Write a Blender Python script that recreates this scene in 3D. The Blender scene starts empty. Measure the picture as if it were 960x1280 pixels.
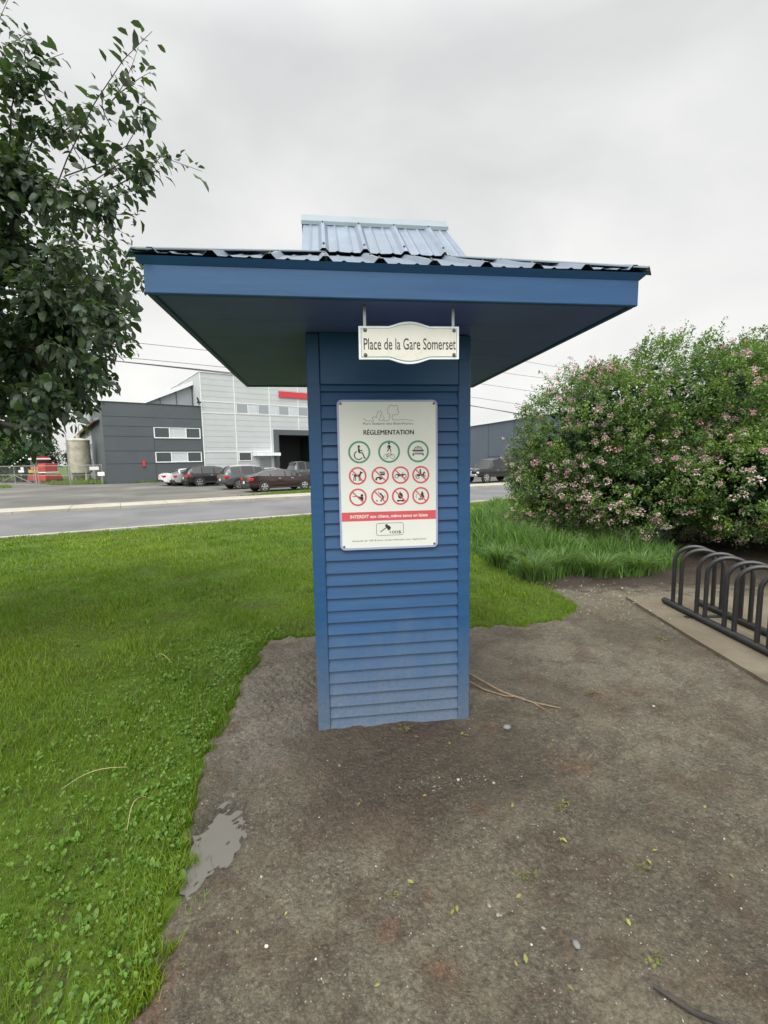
import bpy, math, random
import numpy as np
from mathutils import Vector, Matrix, noise as mnoise
from math import pi, sin, cos, radians as R

S = bpy.context.scene
COL = S.collection
rnd = random.Random(11)
rng = np.random.default_rng(7)

# ------------------------------------------------------------------ camera
cam = bpy.data.cameras.new('camera')
cam.sensor_fit = 'HORIZONTAL'; cam.sensor_width = 36.0
cam.lens = 577.2 / 960 * 36.0
cam.clip_start = 0.05; cam.clip_end = 3000
camo = bpy.data.objects.new('camera', cam); COL.objects.link(camo)
TH, RO = 0.1128, 0.0163
_f = Vector((0, cos(TH), -sin(TH))); _r0 = Vector((1, 0, 0)); _u0 = _r0.cross(_f)
_r = _r0 * cos(RO) - _u0 * sin(RO); _u = _u0 * cos(RO) + _r0 * sin(RO)
camo.matrix_world = Matrix(((_r.x, _u.x, -_f.x, 0), (_r.y, _u.y, -_f.y, 0), (_r.z, _u.z, -_f.z, 1.64), (0, 0, 0, 1)))
S.camera = camo

# ------------------------------------------------------------------ overcast sky and veiled sun
SUN_EL, SUN_AZ = R(50), R(196)          # azimuth measured clockwise from +Y
world = bpy.data.worlds.new('World'); S.world = world; world.use_nodes = True
wt = world.node_tree; wn = wt.nodes; wl = wt.links; wn.clear()
wo = wn.new('ShaderNodeOutputWorld'); bg = wn.new('ShaderNodeBackground')
sky = wn.new('ShaderNodeTexSky'); sky.sky_type = 'NISHITA'; sky.sun_disc = False
sky.sun_elevation = SUN_EL; sky.sun_rotation = SUN_AZ; sky.air_density = 1; sky.dust_density = 3
hsv = wn.new('ShaderNodeHueSaturation'); hsv.inputs['Saturation'].default_value = 0.2
tc = wn.new('ShaderNodeTexCoord'); mp = wn.new('ShaderNodeMapping'); mp.inputs['Scale'].default_value = (1, 1, 1.9)
nz = wn.new('ShaderNodeTexNoise'); nz.inputs['Scale'].default_value = 1.7; nz.inputs['Detail'].default_value = 6
nz.inputs['Roughness'].default_value = .5; nz.inputs['Distortion'].default_value = .5
cr = wn.new('ShaderNodeValToRGB')
cr.color_ramp.elements[0].position = .30; cr.color_ramp.elements[0].color = (6.1, 6.2, 6.25, 1)
cr.color_ramp.elements[1].position = .70; cr.color_ramp.elements[1].color = (8.5, 8.5, 8.35, 1)
sx = wn.new('ShaderNodeSeparateXYZ')
zr = wn.new('ShaderNodeValToRGB')       # overcast luminance: bright band at the horizon, brightest overhead
el = zr.color_ramp.elements
el[0].position = 0.0; el[0].color = (1.02, 1.01, .98, 1)
el[1].position = 1.0; el[1].color = (2.6, 2.6, 2.55, 1)
for p_, c_ in ((.12, (1.05, 1.05, 1.03, 1)), (.3, (.94, .94, .94, 1)), (.62, (.82, .83, .84, 1)), (.78, (1.5, 1.5, 1.5, 1))):
    e = el.new(p_); e.color = c_
mul = wn.new('ShaderNodeMix'); mul.data_type = 'RGBA'; mul.blend_type = 'MULTIPLY'; mul.inputs['Factor'].default_value = 1
mx = wn.new('ShaderNodeMix'); mx.data_type = 'RGBA'; mx.inputs['Factor'].default_value = .93
bg.inputs['Strength'].default_value = 0.1
wl.new(tc.outputs['Generated'], mp.inputs['Vector']); wl.new(mp.outputs['Vector'], nz.inputs['Vector'])
wl.new(nz.outputs['Fac'], cr.inputs['Fac']); wl.new(tc.outputs['Generated'], sx.inputs['Vector'])
wl.new(sx.outputs['Z'], zr.inputs['Fac'])
wl.new(cr.outputs['Color'], mul.inputs['A']); wl.new(zr.outputs['Color'], mul.inputs['B'])
wl.new(sky.outputs['Color'], hsv.inputs['Color'])
wl.new(hsv.outputs['Color'], mx.inputs['A']); wl.new(mul.outputs['Result'], mx.inputs['B'])
# sky glow added around the sun direction behind the camera, to brighten camera-facing fronts
dp = wn.new('ShaderNodeVectorMath'); dp.operation = 'DOT_PRODUCT'
dp.inputs[1].default_value = (cos(SUN_EL)*sin(SUN_AZ), cos(SUN_EL)*cos(SUN_AZ), sin(SUN_EL))
nrm = wn.new('ShaderNodeVectorMath'); nrm.operation = 'NORMALIZE'
wl.new(tc.outputs['Generated'], nrm.inputs[0]); wl.new(nrm.outputs['Vector'], dp.inputs[0])
au = wn.new('ShaderNodeValToRGB'); ae = au.color_ramp.elements
ae[0].position = .0; ae[0].color = (1,1,1,1); ae[1].position = 1.0; ae[1].color = (2.7,2.7,2.62,1)
e = ae.new(.45); e.color = (1.45,1.45,1.44,1)
wl.new(dp.outputs['Value'], au.inputs['Fac'])
ml2 = wn.new('ShaderNodeMix'); ml2.data_type = 'RGBA'; ml2.blend_type = 'MULTIPLY'; ml2.inputs['Factor'].default_value = 1
wl.new(mx.outputs['Result'], ml2.inputs['A']); wl.new(au.outputs['Color'], ml2.inputs['B'])
wl.new(ml2.outputs['Result'], bg.inputs['Color']); wl.new(bg.outputs['Background'], wo.inputs['Surface'])
sl = bpy.data.lights.new('sun', 'SUN'); sl.energy = 1.5; sl.angle = R(30); sl.color = (1, .97, .92)
slo = bpy.data.objects.new('sun', sl); COL.objects.link(slo)
slo.rotation_euler = (pi / 2 - SUN_EL, 0, pi - SUN_AZ); slo.location = (0, 0, 30)
S.view_settings.view_transform = 'Standard'; S.view_settings.look = 'None'
S.view_settings.exposure = 0.3; S.view_settings.gamma = 1.0
try:
    S.cycles.max_bounces = 6; S.cycles.transparent_max_bounces = 8
    S.cycles.use_denoising = True
except Exception: pass

# ------------------------------------------------------------------ helpers
class MB:
    def __init__(self): self.v = []; self.f = []; self.m = []
    def add(self, verts, faces, m=0):
        b = len(self.v); self.v += [tuple(p) for p in verts]
        for f in faces: self.f.append(tuple(b + i for i in f)); self.m.append(m)
        return self
    def box(self, x0, x1, y0, y1, z0, z1, m=0):
        v = [(x0,y0,z0),(x1,y0,z0),(x1,y1,z0),(x0,y1,z0),(x0,y0,z1),(x1,y0,z1),(x1,y1,z1),(x0,y1,z1)]
        return self.add(v, [(3,2,1,0),(4,5,6,7),(0,1,5,4),(1,2,6,5),(2,3,7,6),(3,0,4,7)], m)
    def cbox(self, x0, x1, y0, y1, z0, z1, c=.006, m=0):
        """box with chamfered vertical and top edges"""
        def ring(z, i): return [(x0+i+c,y0+i,z),(x1-i-c,y0+i,z),(x1-i,y0+i+c,z),(x1-i,y1-i-c,z),(x1-i-c,y1-i,z),(x0+i+c,y1-i,z),(x0+i,y1-i-c,z),(x0+i,y0+i+c,z)]
        v = ring(z0+c,0)+ring(z1-c,0)+ring(z1,c*.6)+ring(z0,c*.6)
        f = []
        for a, b in ((0,8),(8,16),(24,0)):
            for i in range(8): f.append((a+i, a+(i+1)%8, b+(i+1)%8, b+i))
        f += [tuple(range(16,24)), tuple(reversed(range(24,32)))]
        return self.add(v, f, m)
    def quad(self, a, b, c, d, m=0): return self.add([a,b,c,d], [(0,1,2,3)], m)
    def prism(self, pts, axis, a, b, m=0):
        """extrude a 2D outline along an axis ('x','y','z') from a to b"""
        def P(p, t): return {'x':(t,p[0],p[1]),'y':(p[0],t,p[1]),'z':(p[0],p[1],t)}[axis]
        n = len(pts); v = [P(p,a) for p in pts]+[P(p,b) for p in pts]
        f = [tuple(reversed(range(n))), tuple(range(n,2*n))]+[(i,(i+1)%n,n+(i+1)%n,n+i) for i in range(n)]
        return self.add(v, f, m)
    def tube(self, pts, r, n=8, m=0, cap=True):
        pts = [Vector(p) for p in pts]; rs = r if isinstance(r,(list,tuple)) else [r]*len(pts)
        v = []; up = Vector((0,0,1))
        t0 = (pts[1]-pts[0]).normalized()
        if abs(t0.z) > .9: up = Vector((1,0,0))
        a = t0.cross(up).normalized()
        for i, p in enumerate(pts):
            if i == 0: t = pts[1]-pts[0]
            elif i == len(pts)-1: t = pts[-1]-pts[-2]
            else: t = (pts[i+1]-p).normalized()+(p-pts[i-1]).normalized()
            t.normalize(); a = a - t*a.dot(t)
            if a.length < 1e-5: a = t.orthogonal()
            a.normalize(); b = t.cross(a)
            for k in range(n):
                th = 2*pi*k/n; v.append(p + (a*cos(th)+b*sin(th))*rs[i])
        f = []
        for i in range(len(pts)-1):
            for k in range(n): f.append((i*n+k, i*n+(k+1)%n, (i+1)*n+(k+1)%n, (i+1)*n+k))
        if cap: f += [tuple(reversed(range(n))), tuple(range((len(pts)-1)*n, len(pts)*n))]
        return self.add(v, f, m)
    def lathe(self, prof, c=(0,0,0), axis='z', n=20, m=0):
        """prof: (radius, height) pairs"""
        v = []
        for r, h in prof:
            for k in range(n):
                th = 2*pi*k/n; p = (r*cos(th), r*sin(th), h)
                if axis == 'y': p = (p[0], p[2], p[1])
                if axis == 'x': p = (p[2], p[0], p[1])
                v.append((p[0]+c[0], p[1]+c[1], p[2]+c[2]))
        f = []
        for i in range(len(prof)-1):
            for k in range(n): f.append((i*n+k, i*n+(k+1)%n, (i+1)*n+(k+1)%n, (i+1)*n+k))
        f += [tuple(reversed(range(n))), tuple(range((len(prof)-1)*n, len(prof)*n))]
        return self.add(v, f, m)
    def build(self, name, mats, parent=None, smooth=None, fix=True):
        me = bpy.data.meshes.new(name); me.from_pydata(self.v, [], self.f)
        if not isinstance(mats,(list,tuple)): mats = [mats]
        for x in mats: me.materials.append(x)
        if len(mats) > 1: me.polygons.foreach_set('material_index', self.m)
        if fix:
            import bmesh
            b = bmesh.new(); b.from_mesh(me); bmesh.ops.recalc_face_normals(b, faces=b.faces); b.to_mesh(me); b.free()
        if smooth:
            me.polygons.foreach_set('use_smooth', [True]*len(me.polygons))
            me.set_sharp_from_angle(angle=R(smooth))
        me.update()
        o = bpy.data.objects.new(name, me); COL.objects.link(o)
        if parent is not None: o.parent = parent
        return o
def tag(o, label=None, cat=None, group=None, kind=None):
    if label: o['label'] = label
    if cat: o['category'] = cat
    if group: o['group'] = group
    if kind: o['kind'] = kind
    return o
def thing(name, label, cat, loc=(0,0,0), rz=0, group=None):
    o = bpy.data.objects.new(name, None); COL.objects.link(o)
    o.location = loc; o.rotation_euler = (0,0,rz); o.empty_display_size = .2
    return tag(o, label, cat, group)
def npmesh(name, v, f, mat, col=None, parent=None, smooth=False):
    """v (N,3), f (M,k) fixed-size faces (or list of such arrays), optional per-vertex colour"""
    fs = f if isinstance(f, list) else [f]
    me = bpy.data.meshes.new(name); v = np.asarray(v, np.float32)
    loops = np.concatenate([a.ravel() for a in fs]).astype(np.int32)
    tot = np.concatenate([np.full(len(a), a.shape[1]) for a in fs]).astype(np.int32)
    start = np.concatenate([[0], np.cumsum(tot)[:-1]]).astype(np.int32)
    me.vertices.add(len(v)); me.vertices.foreach_set('co', v.ravel())
    me.loops.add(len(loops)); me.loops.foreach_set('vertex_index', loops)
    me.polygons.add(len(tot)); me.polygons.foreach_set('loop_start', start); me.polygons.foreach_set('loop_total', tot)
    if smooth: me.polygons.foreach_set('use_smooth', np.ones(len(tot), bool))
    me.update(calc_edges=True); me.validate()
    if col is not None:
        a = me.color_attributes.new('tint', 'FLOAT_COLOR', 'POINT')
        c = np.ones((len(v),4), np.float32); c[:,:3] = col; a.data.foreach_set('color', c.ravel())
    for x in (mat if isinstance(mat,(list,tuple)) else [mat]): me.materials.append(x)
    o = bpy.data.objects.new(name, me); COL.objects.link(o)
    if parent is not None: o.parent = parent
    return o

# ------------------------------------------------------------------ materials
def nt(name):
    m = bpy.data.materials.new(name); m.use_nodes = True; t = m.node_tree
    b = t.nodes['Principled BSDF']; return m, t, b
def C4(c): return (c[0], c[1], c[2], 1)
def noise_node(t, scale, detail=5, rough=.55, vec=None, dist=0):
    n = t.nodes.new('ShaderNodeTexNoise'); n.inputs['Scale'].default_value = scale
    n.inputs['Detail'].default_value = detail; n.inputs['Roughness'].default_value = rough; n.inputs['Distortion'].default_value = dist
    if vec is not None: t.links.new(vec, n.inputs['Vector'])
    return n.outputs['Fac']
def ramp(t, fac, stops):
    r = t.nodes.new('ShaderNodeValToRGB'); e = r.color_ramp.elements
    while len(e) < len(stops): e.new(.5)
    for k, (p, c) in enumerate(stops):
        e[k].position = p; e[k].color = C4(c) if not isinstance(c,(int,float)) else (c,c,c,1)
    t.links.new(fac, r.inputs['Fac']); return r.outputs['Color']
def mixc(t, fac, a, b, mode='MIX'):
    n = t.nodes.new('ShaderNodeMix'); n.data_type = 'RGBA'; n.blend_type = mode
    for k, x in (('Factor',fac),('A',a),('B',b)):
        if isinstance(x,(int,float)): n.inputs[k].default_value = x if k == 'Factor' else (x,x,x,1)
        elif isinstance(x,(tuple,list)): n.inputs[k].default_value = C4(x)
        else: t.links.new(x, n.inputs[k])
    return n.outputs['Result']
def objvec(t, world=False):
    if world: return t.nodes.new('ShaderNodeNewGeometry').outputs['Position']
    return t.nodes.new('ShaderNodeTexCoord').outputs['Object']
def mathn(t, op, a, b=0):
    n = t.nodes.new('ShaderNodeMath'); n.operation = op
    for i, x in enumerate((a,b)):
        if isinstance(x,(int,float)): n.inputs[i].default_value = x
        else: t.links.new(x, n.inputs[i])
    return n.outputs[0]
def bump(t, b, h, strength=.3, dist=.01):
    n = t.nodes.new('ShaderNodeBump'); n.inputs['Strength'].default_value = strength; n.inputs['Distance'].default_value = dist
    t.links.new(h, n.inputs['Height']); t.links.new(n.outputs['Normal'], b.inputs['Normal'])
def simple(name, col, rough=.6, metal=0, var=.12, scale=6, bmp=0, spec=None, coat=0):
    m, t, b = nt(name); v = objvec(t, True)
    f = noise_node(t, scale, 6, .6, v)
    lo = tuple(x*(1-var) for x in col); hi = tuple(min(1, x*(1+var)) for x in col)
    t.links.new(ramp(t, f, [(.3,lo),(.7,hi)]), b.inputs['Base Color'])
    b.inputs['Roughness'].default_value = rough; b.inputs['Metallic'].default_value = metal
    if spec is not None: b.inputs['Specular IOR Level'].default_value = spec
    if coat: b.inputs['Coat Weight'].default_value = coat
    if bmp: bump(t, b, noise_node(t, scale*8, 4, .6, v), bmp, .004)
    return m
M = {}
def leafmat(name, rough=.55, trans=.35, tr_col=(1.1,1.25,.5)):
    m, t, b = nt(name)
    a = t.nodes.new('ShaderNodeAttribute'); a.attribute_name = 'tint'
    t.links.new(a.outputs['Color'], b.inputs['Base Color'])
    b.inputs['Roughness'].default_value = rough; b.inputs['Specular IOR Level'].default_value = .35
    tr = t.nodes.new('ShaderNodeBsdfTranslucent')
    t.links.new(mixc(t, 1.0, a.outputs['Color'], tr_col, 'MULTIPLY'), tr.inputs['Color'])
    ms = t.nodes.new('ShaderNodeMixShader'); ms.inputs[0].default_value = trans
    t.links.new(b.outputs[0], ms.inputs[1]); t.links.new(tr.outputs[0], ms.inputs[2])
    t.links.new(ms.outputs[0], t.nodes['Material Output'].inputs['Surface'])
    return m
M['grass'] = leafmat('grass_blade', .5, .4)
M['leaf'] = leafmat('tree_leaf', .42, .36)
M['shrub'] = leafmat('shrub_leaf', .5, .35)
M['petal'] = leafmat('petal', .7, .25, (1,1,1))
M['litter'] = leafmat('litter', .7, .2)
M['stone'] = leafmat('stone', .75, 0.0)

def blue_paint():
    m, t, b = nt('blue_paint'); v = objvec(t, True)
    sep = t.nodes.new('ShaderNodeSeparateXYZ'); t.links.new(v, sep.inputs[0])
    mp_ = t.nodes.new('ShaderNodeMapping'); mp_.inputs['Scale'].default_value = (1.2,1.2,14); t.links.new(v, mp_.inputs[0])
    g = noise_node(t, 2.2, 6, .6, mp_.outputs[0])
    base = ramp(t, g, [(.25,(.0105,.054,.145)),(.5,(.0125,.065,.168)),(.8,(.019,.077,.188))])
    # splashed mud and faded paint on the lowest boards
    mp2 = t.nodes.new('ShaderNodeMapping'); mp2.inputs['Scale'].default_value = (5,5,1.3); t.links.new(v, mp2.inputs[0])
    h = mathn(t, 'ADD', sep.outputs['Z'], mathn(t, 'MULTIPLY', mathn(t,'SUBTRACT',noise_node(t, 1.6, 7, .7, mp2.outputs[0]), .5), .55))
    low = ramp(t, h, [(0.0,.85),(.24,.6),(.68,0.0)])
    sp = noise_node(t, 60, 3, .7, v)
    low2 = mixc(t, 1.0, low, ramp(t, sp, [(.3,.45),(.7,1.0)]), 'MULTIPLY')
    c = mixc(t, low2, base, (.135,.155,.175))
    bl = ramp(t, noise_node(t, 3.3, 5, .6, v), [(.45,0.0),(.75,.28)])
    c = mixc(t, bl, c, (.030,.080,.16))
    t.links.new(c, b.inputs['Base Color'])
    b.inputs['Roughness'].default_value = .48; b.inputs['Specular IOR Level'].default_value = .4
    bump(t, b, g, .25, .003)
    return m
M['blue'] = blue_paint()
M['metalroof'] = simple('blue_sheet_metal', (.155,.20,.265), .34, .7, .15, 5)
M['trim'] = simple('pale_roof_trim', (.15,.19,.22), .4, .3, .1, 5)
M['steel'] = simple('galvanised_steel', (.35,.36,.37), .45, .7, .2, 20)
M['screw'] = simple('weathered_screw', (.16,.13,.11), .6, .5, .3, 60)
M['ink'] = simple('black_ink', (.018,.018,.018), .5, 0, .1, 9)
M['inkgrey'] = simple('grey_ink', (.12,.125,.125), .5, 0, .1, 9)
M['palegrey'] = simple('pale_grey_ink', (.42,.43,.42), .5, 0, .05, 9)
M['red'] = simple('red_ink', (.56,.075,.10), .5, 0, .06, 9)
M['green'] = simple('green_ink', (.075,.24,.14), .5, 0, .06, 9)
M['white'] = simple('white_print', (.74,.75,.73), .5, 0, .03, 9)
M['panel'] = simple('cream_sign_face', (.66,.67,.635), .38, 0, .04, 3)
M['paneledge'] = simple('lavender_sign_border', (.30,.33,.50), .4, 0, .1, 8)
def cracked():
    m, t, b = nt('cracked_sign_face'); v = objvec(t)
    vo = t.nodes.new('ShaderNodeTexVoronoi'); vo.feature = 'DISTANCE_TO_EDGE'; vo.inputs['Scale'].default_value = 13
    t.links.new(mixc(t, .09, v, t.nodes.new('ShaderNodeTexNoise').outputs['Color']), vo.inputs['Vector'])
    cr_ = ramp(t, vo.outputs['Distance'], [(.0,.38),(.018,0.0)])
    f = ramp(t, noise_node(t, 7, 5, .6, v), [(.3,(.58,.565,.51)),(.7,(.66,.65,.60))])
    gate = ramp(t, noise_node(t, 4, 2, .5, v), [(.45,0.0),(.6,1.0)])
    t.links.new(mixc(t, mixc(t,1.0,cr_,gate,'MULTIPLY'), f, (.22,.17,.12)), b.inputs['Base Color']); b.inputs['Roughness'].default_value = .5
    return m
M['cracked'] = cracked()
M['signedge'] = simple('white_sign_edge', (.68,.74,.76), .5, 0, .08, 12)
M['signline'] = simple('blue_sign_line', (.16,.24,.28), .5, 0, .1, 12)

def dirt():
    m, t, b = nt('gravel_dirt'); v = objvec(t, True)
    sep = t.nodes.new('ShaderNodeSeparateXYZ'); t.links.new(v, sep.inputs[0])
    big = noise_node(t, .9, 5, .55, v, .6); mid = noise_node(t, 4.5, 6, .6, v, .4); fine = noise_node(t, 55, 5, .75, v); grit = noise_node(t, 210, 3, .7, v)
    c = ramp(t, big, [(.30,(.122,.102,.070)),(.5,(.178,.153,.110)),(.70,(.235,.206,.156))])
    brown = ramp(t, mid, [(.48,0.0),(.62,.65)])
    c = mixc(t, brown, c, (.105,.070,.043))
    # damp zone in front of the kiosk: below the roof's drip line
    def blob(cx, cy, rx, ry):
        dx = mathn(t,'DIVIDE',mathn(t,'SUBTRACT',sep.outputs['X'],cx),rx); dy = mathn(t,'DIVIDE',mathn(t,'SUBTRACT',sep.outputs['Y'],cy),ry)
        return mathn(t,'ADD',mathn(t,'MULTIPLY',dx,dx),mathn(t,'MULTIPLY',dy,dy))
    nn = mathn(t,'MULTIPLY',mathn(t,'SUBTRACT',mid,.5),2.2)
    damp = ramp(t, mathn(t,'ADD',blob(.14,2.36,.85,.50),nn), [(.40,.8),(1.35,0.0)])
    c = mixc(t, damp, c, (.085,.062,.041))
    damp2 = ramp(t, mathn(t,'ADD',blob(-.10,1.95,.45,.2),nn), [(.3,.6),(1.3,0.0)])
    c = mixc(t, damp2, c, (.10,.066,.042))
    wetm = ramp(t, mathn(t,'ADD',blob(-.755,1.81,.15,.26),mathn(t,'MULTIPLY',nn,.8)), [(.35,.8),(1.5,0.0)])
    c = mixc(t, wetm, c, (.075,.061,.045))
    pale = ramp(t, mathn(t,'ADD',blob(-.72,3.1,.32,.95),nn), [(.5,.55),(1.4,0.0)])
    c = mixc(t, pale, c, (.25,.23,.195))
    # rust coloured needle patches
    rust = None
    for (x, y, a_, b_) in ((.0,1.43,.06,.05),(.13,1.56,.035,.05),(1.42,3.0,.11,.1),(1.78,3.05,.13,.07),(.62,2.62,.06,.06),(.42,1.98,.05,.05),(1.0,2.28,.15,.1),(-.72,1.22,.07,.16),(.17,1.3,.08,.03)):
        r_ = ramp(t, mathn(t,'ADD',blob(x,y,a_,b_),mathn(t,'MULTIPLY',mathn(t,'SUBTRACT',noise_node(t,26,6,.8,v),.5),7.0)), [(.0,.40),(1.0,0.0)])
        rust = r_ if rust is None else mixc(t, 1.0, rust, r_, 'LIGHTEN')
    c = mixc(t, rust, c, (.17,.062,.028))
    # mulch under the shrub
    mr = t.nodes.new('ShaderNodeMapRange'); mr.inputs['From Min'].default_value = 5.35; mr.inputs['From Max'].default_value = 5.75
    t.links.new(mathn(t,'ADD',sep.outputs['Y'],mathn(t,'MULTIPLY',mathn(t,'SUBTRACT',mid,.5),1.1)), mr.inputs['Value'])
    c = mixc(t, mr.outputs[0], c, mixc(t, ramp(t, fine, [(.35,0.0),(.65,1.0)]), (.026,.017,.011), (.075,.050,.034)))
    c = mixc(t, ramp(t, fine, [(.36,.8),(.58,0.0)]), c, mixc(t, 1.0, c, (.38,.36,.33), 'MULTIPLY'))
    c = mixc(t, ramp(t, grit, [(.35,.45),(.6,0.0)]), c, mixc(t, 1.0, c, (.5,.5,.5), 'MULTIPLY'))
    hgts = []
    for sc_v, amt in ((38, .22), (95, .34)):
        vs = t.nodes.new('ShaderNodeTexVoronoi'); vs.inputs['Scale'].default_value = sc_v
        t.links.new(mixc(t, .02, v, t.nodes.new('ShaderNodeTexNoise').outputs['Color']), vs.inputs['Vector'])
        sp_ = t.nodes.new('ShaderNodeSeparateColor'); t.links.new(vs.outputs['Color'], sp_.inputs[0])
        shade = ramp(t, sp_.outputs[0], [(.0,.45),(.6,.95),(.85,1.25),(1.0,1.7)])
        gap = ramp(t, vs.outputs['Distance'], [(.25,1.0),(.62,.45)])
        clus = ramp(t, noise_node(t, 3.1, 4, .6, v, .4), [(.32,.25),(.6,1.0)])
        c = mixc(t, mixc(t, 1.0, clus, amt*1.6, 'MULTIPLY'), c, mixc(t, 1.0, c, mixc(t,1.0,shade,gap,'MULTIPLY'), 'MULTIPLY'))
        hgts.append(vs.outputs['Distance'])
    vo = t.nodes.new('ShaderNodeTexVoronoi'); vo.inputs['Scale'].default_value = 62; t.links.new(v, vo.inputs['Vector'])
    spk = ramp(t, vo.outputs['Distance'], [(.10,1.0),(.2,0.0)])
    sc_ = t.nodes.new('ShaderNodeSeparateColor'); t.links.new(vo.outputs['Color'], sc_.inputs[0])
    pick = ramp(t, sc_.outputs[0], [(.82,0.0),(.86,.6)])
    c = mixc(t, mixc(t,1.0,spk,pick,'MULTIPLY'), c, (.42,.40,.35))
    t.links.new(c, b.inputs['Base Color'])
    wet = ramp(t, noise_node(t, 1.7, 5, .6, v, .5), [(.40,.50),(.62,.82)])
    rr = mixc(t, damp, wet, .42); t.links.new(rr, b.inputs['Roughness']); b.inputs['Specular IOR Level'].default_value = .45
    hh = mathn(t,'SUBTRACT',mathn(t,'ADD',fine,mathn(t,'MULTIPLY',grit,.6)),mathn(t,'ADD',mathn(t,'MULTIPLY',hgts[0],.5),mathn(t,'MULTIPLY',hgts[1],.4))); bump(t, b, hh, .8, .016)
    return m
M['dirt'] = dirt()
def ground_green(name, a, b_, c_, sc=3):
    m, t, b = nt(name); v = objvec(t, True)
    f = mixc(t, .5, noise_node(t, sc, 6, .65, v), noise_node(t, sc*14, 4, .7, v))
    t.links.new(ramp(t, f, [(.35,a),(.5,b_),(.68,c_)]), b.inputs['Base Color']); b.inputs['Roughness'].default_value = .9
    b.inputs['Specular IOR Level'].default_value = .1
    bump(t, b, noise_node(t, 40, 4, .7, v), .6, .03)
    return m
M['lawn'] = ground_green('lawn_soil', (.046,.042,.022), (.060,.095,.014), (.085,.155,.018), 1.6)
M['field'] = ground_green('field', (.05,.075,.025), (.075,.11,.035), (.11,.14,.05), .2)
def paving(name, c1, c2, c3, sc, rough=.85, fine=70):
    m, t, b = nt(name); v = objvec(t, True)
    f = noise_node(t, sc, 6, .6, v, .4); g = noise_node(t, fine, 4, .7, v)
    c = ramp(t, f, [(.3,c1),(.5,c2),(.7,c3)])
    c = mixc(t, ramp(t, g, [(.35,.35),(.6,0.0)]), c, mixc(t,1.0,c,(.55,.55,.55),'MULTIPLY'))
    t.links.new(c, b.inputs['Base Color']); b.inputs['Roughness'].default_value = rough; b.inputs['Specular IOR Level'].default_value = .3
    bump(t, b, g, .35, .006); return m
M['asphalt'] = paving('road_asphalt', (.105,.107,.11), (.135,.137,.14), (.175,.177,.18), .35)
M['lot'] = paving('lot_asphalt', (.075,.073,.067), (.11,.106,.098), (.18,.17,.15), .22)
M['kerb'] = paving('kerb_concrete', (.28,.255,.215), (.35,.325,.275), (.40,.37,.32), .8)
M['padc'] = paving('pad_concrete', (.085,.068,.046), (.125,.105,.075), (.165,.142,.105), 1.7)
def water():
    m, t, b = nt('puddle_water'); b.inputs['Base Color'].default_value = (.105,.098,.086,1); b.inputs['Roughness'].default_value = .06
    b.inputs['IOR'].default_value = 1.6; bump(t, b, noise_node(t, 9, 2, .5, objvec(t, True)), .03, .01); return m
M['water'] = water()
M['rack'] = simple('black_rack_paint', (.018,.018,.019), .38, 0, .3, 14)
M['bark'] = simple('bark', (.036,.030,.026), .9, 0, .4, 14, .6)
M['twig'] = simple('dry_twig', (.20,.14,.09), .8, 0, .3, 40)
# ------------------------------------------------------------------ terrain
ND = np.array([-.497, .868]); RD = np.array([.868, .497])          # road normal and road direction
def hgt(x, y):
    n = ND[0]*x + ND[1]*y; t = np.clip((n-6)/10.5, 0, 1)
    return -.40*(t*t*(3-2*t))
def axis(lo, hi, near, far_step):
    out = [0.0]; s = near
    while out[-1] < hi: out.append(out[-1]+s); s = min(s*1.12, far_step)
    neg = [0.0]; s = near
    while neg[-1] > lo: neg.append(neg[-1]-s); s = min(s*1.12, far_step)
    return np.array(sorted(set(neg+out)))
def gridmesh(name, xs, ys, zf, mat, keep=None, smooth=True):
    X, Y = np.meshgrid(xs, ys); Z = zf(X, Y)
    nx = len(xs); idx = np.arange(len(xs)*len(ys)).reshape(len(ys), nx)
    q = np.stack([idx[:-1,:-1], idx[:-1,1:], idx[1:,1:], idx[1:,:-1]], -1).reshape(-1,4)
    v = np.stack([X,Y,Z], -1).reshape(-1,3)
    if keep is not None:
        k = keep(X,Y,Z).reshape(-1); q = q[k[q].any(1)]
        used = np.unique(q); mapp = -np.ones(len(v), int); mapp[used] = np.arange(len(used)); v = v[used]; q = mapp[q]
    return npmesh(name, v, q, mat, smooth=smooth)
ax = axis(-900, 900, .5, 60)
g = gridmesh('ground', ax, ax, lambda X,Y: np.where(ND[0]*X+ND[1]*Y < 16.6, hgt(X,Y)-.06, -.50), M['field']); tag(g, kind='structure')

def strip(name, n0, n1, z, mat, s0=-120, s1=140, step=4.0, kind='structure'):
    ss = np.arange(s0, s1+step, step); v = []; 
    for s in ss:
        for n in (n0, n1):
            p = RD*s + ND*n; v.append((p[0], p[1], z))
    k = np.arange(len(ss)-1)*2
    f = np.stack([k, k+2, k+3, k+1], 1)[:, ::-1]
    o = npmesh(name, np.array(v), f, mat); tag(o, kind=kind); return o
strip('road', 16.4, 24.8, -.42, M['asphalt'])
# far kerb and pavement: separate concrete slabs with joints
kb = MB()
for i in range(-60, 70):
    s0, s1 = i*2.0+.008, i*2.0+1.992
    jz = -.30 + rnd.uniform(-.008,.008)
    a = [RD*s0+ND*24.7, RD*s1+ND*24.7, RD*s1+ND*26.9, RD*s0+ND*26.9]
    kb.prism([(p[0],p[1]) for p in a], 'z', -.6, jz)
o = kb.build('pavement', M['kerb']); tag(o, kind='structure')
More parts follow.
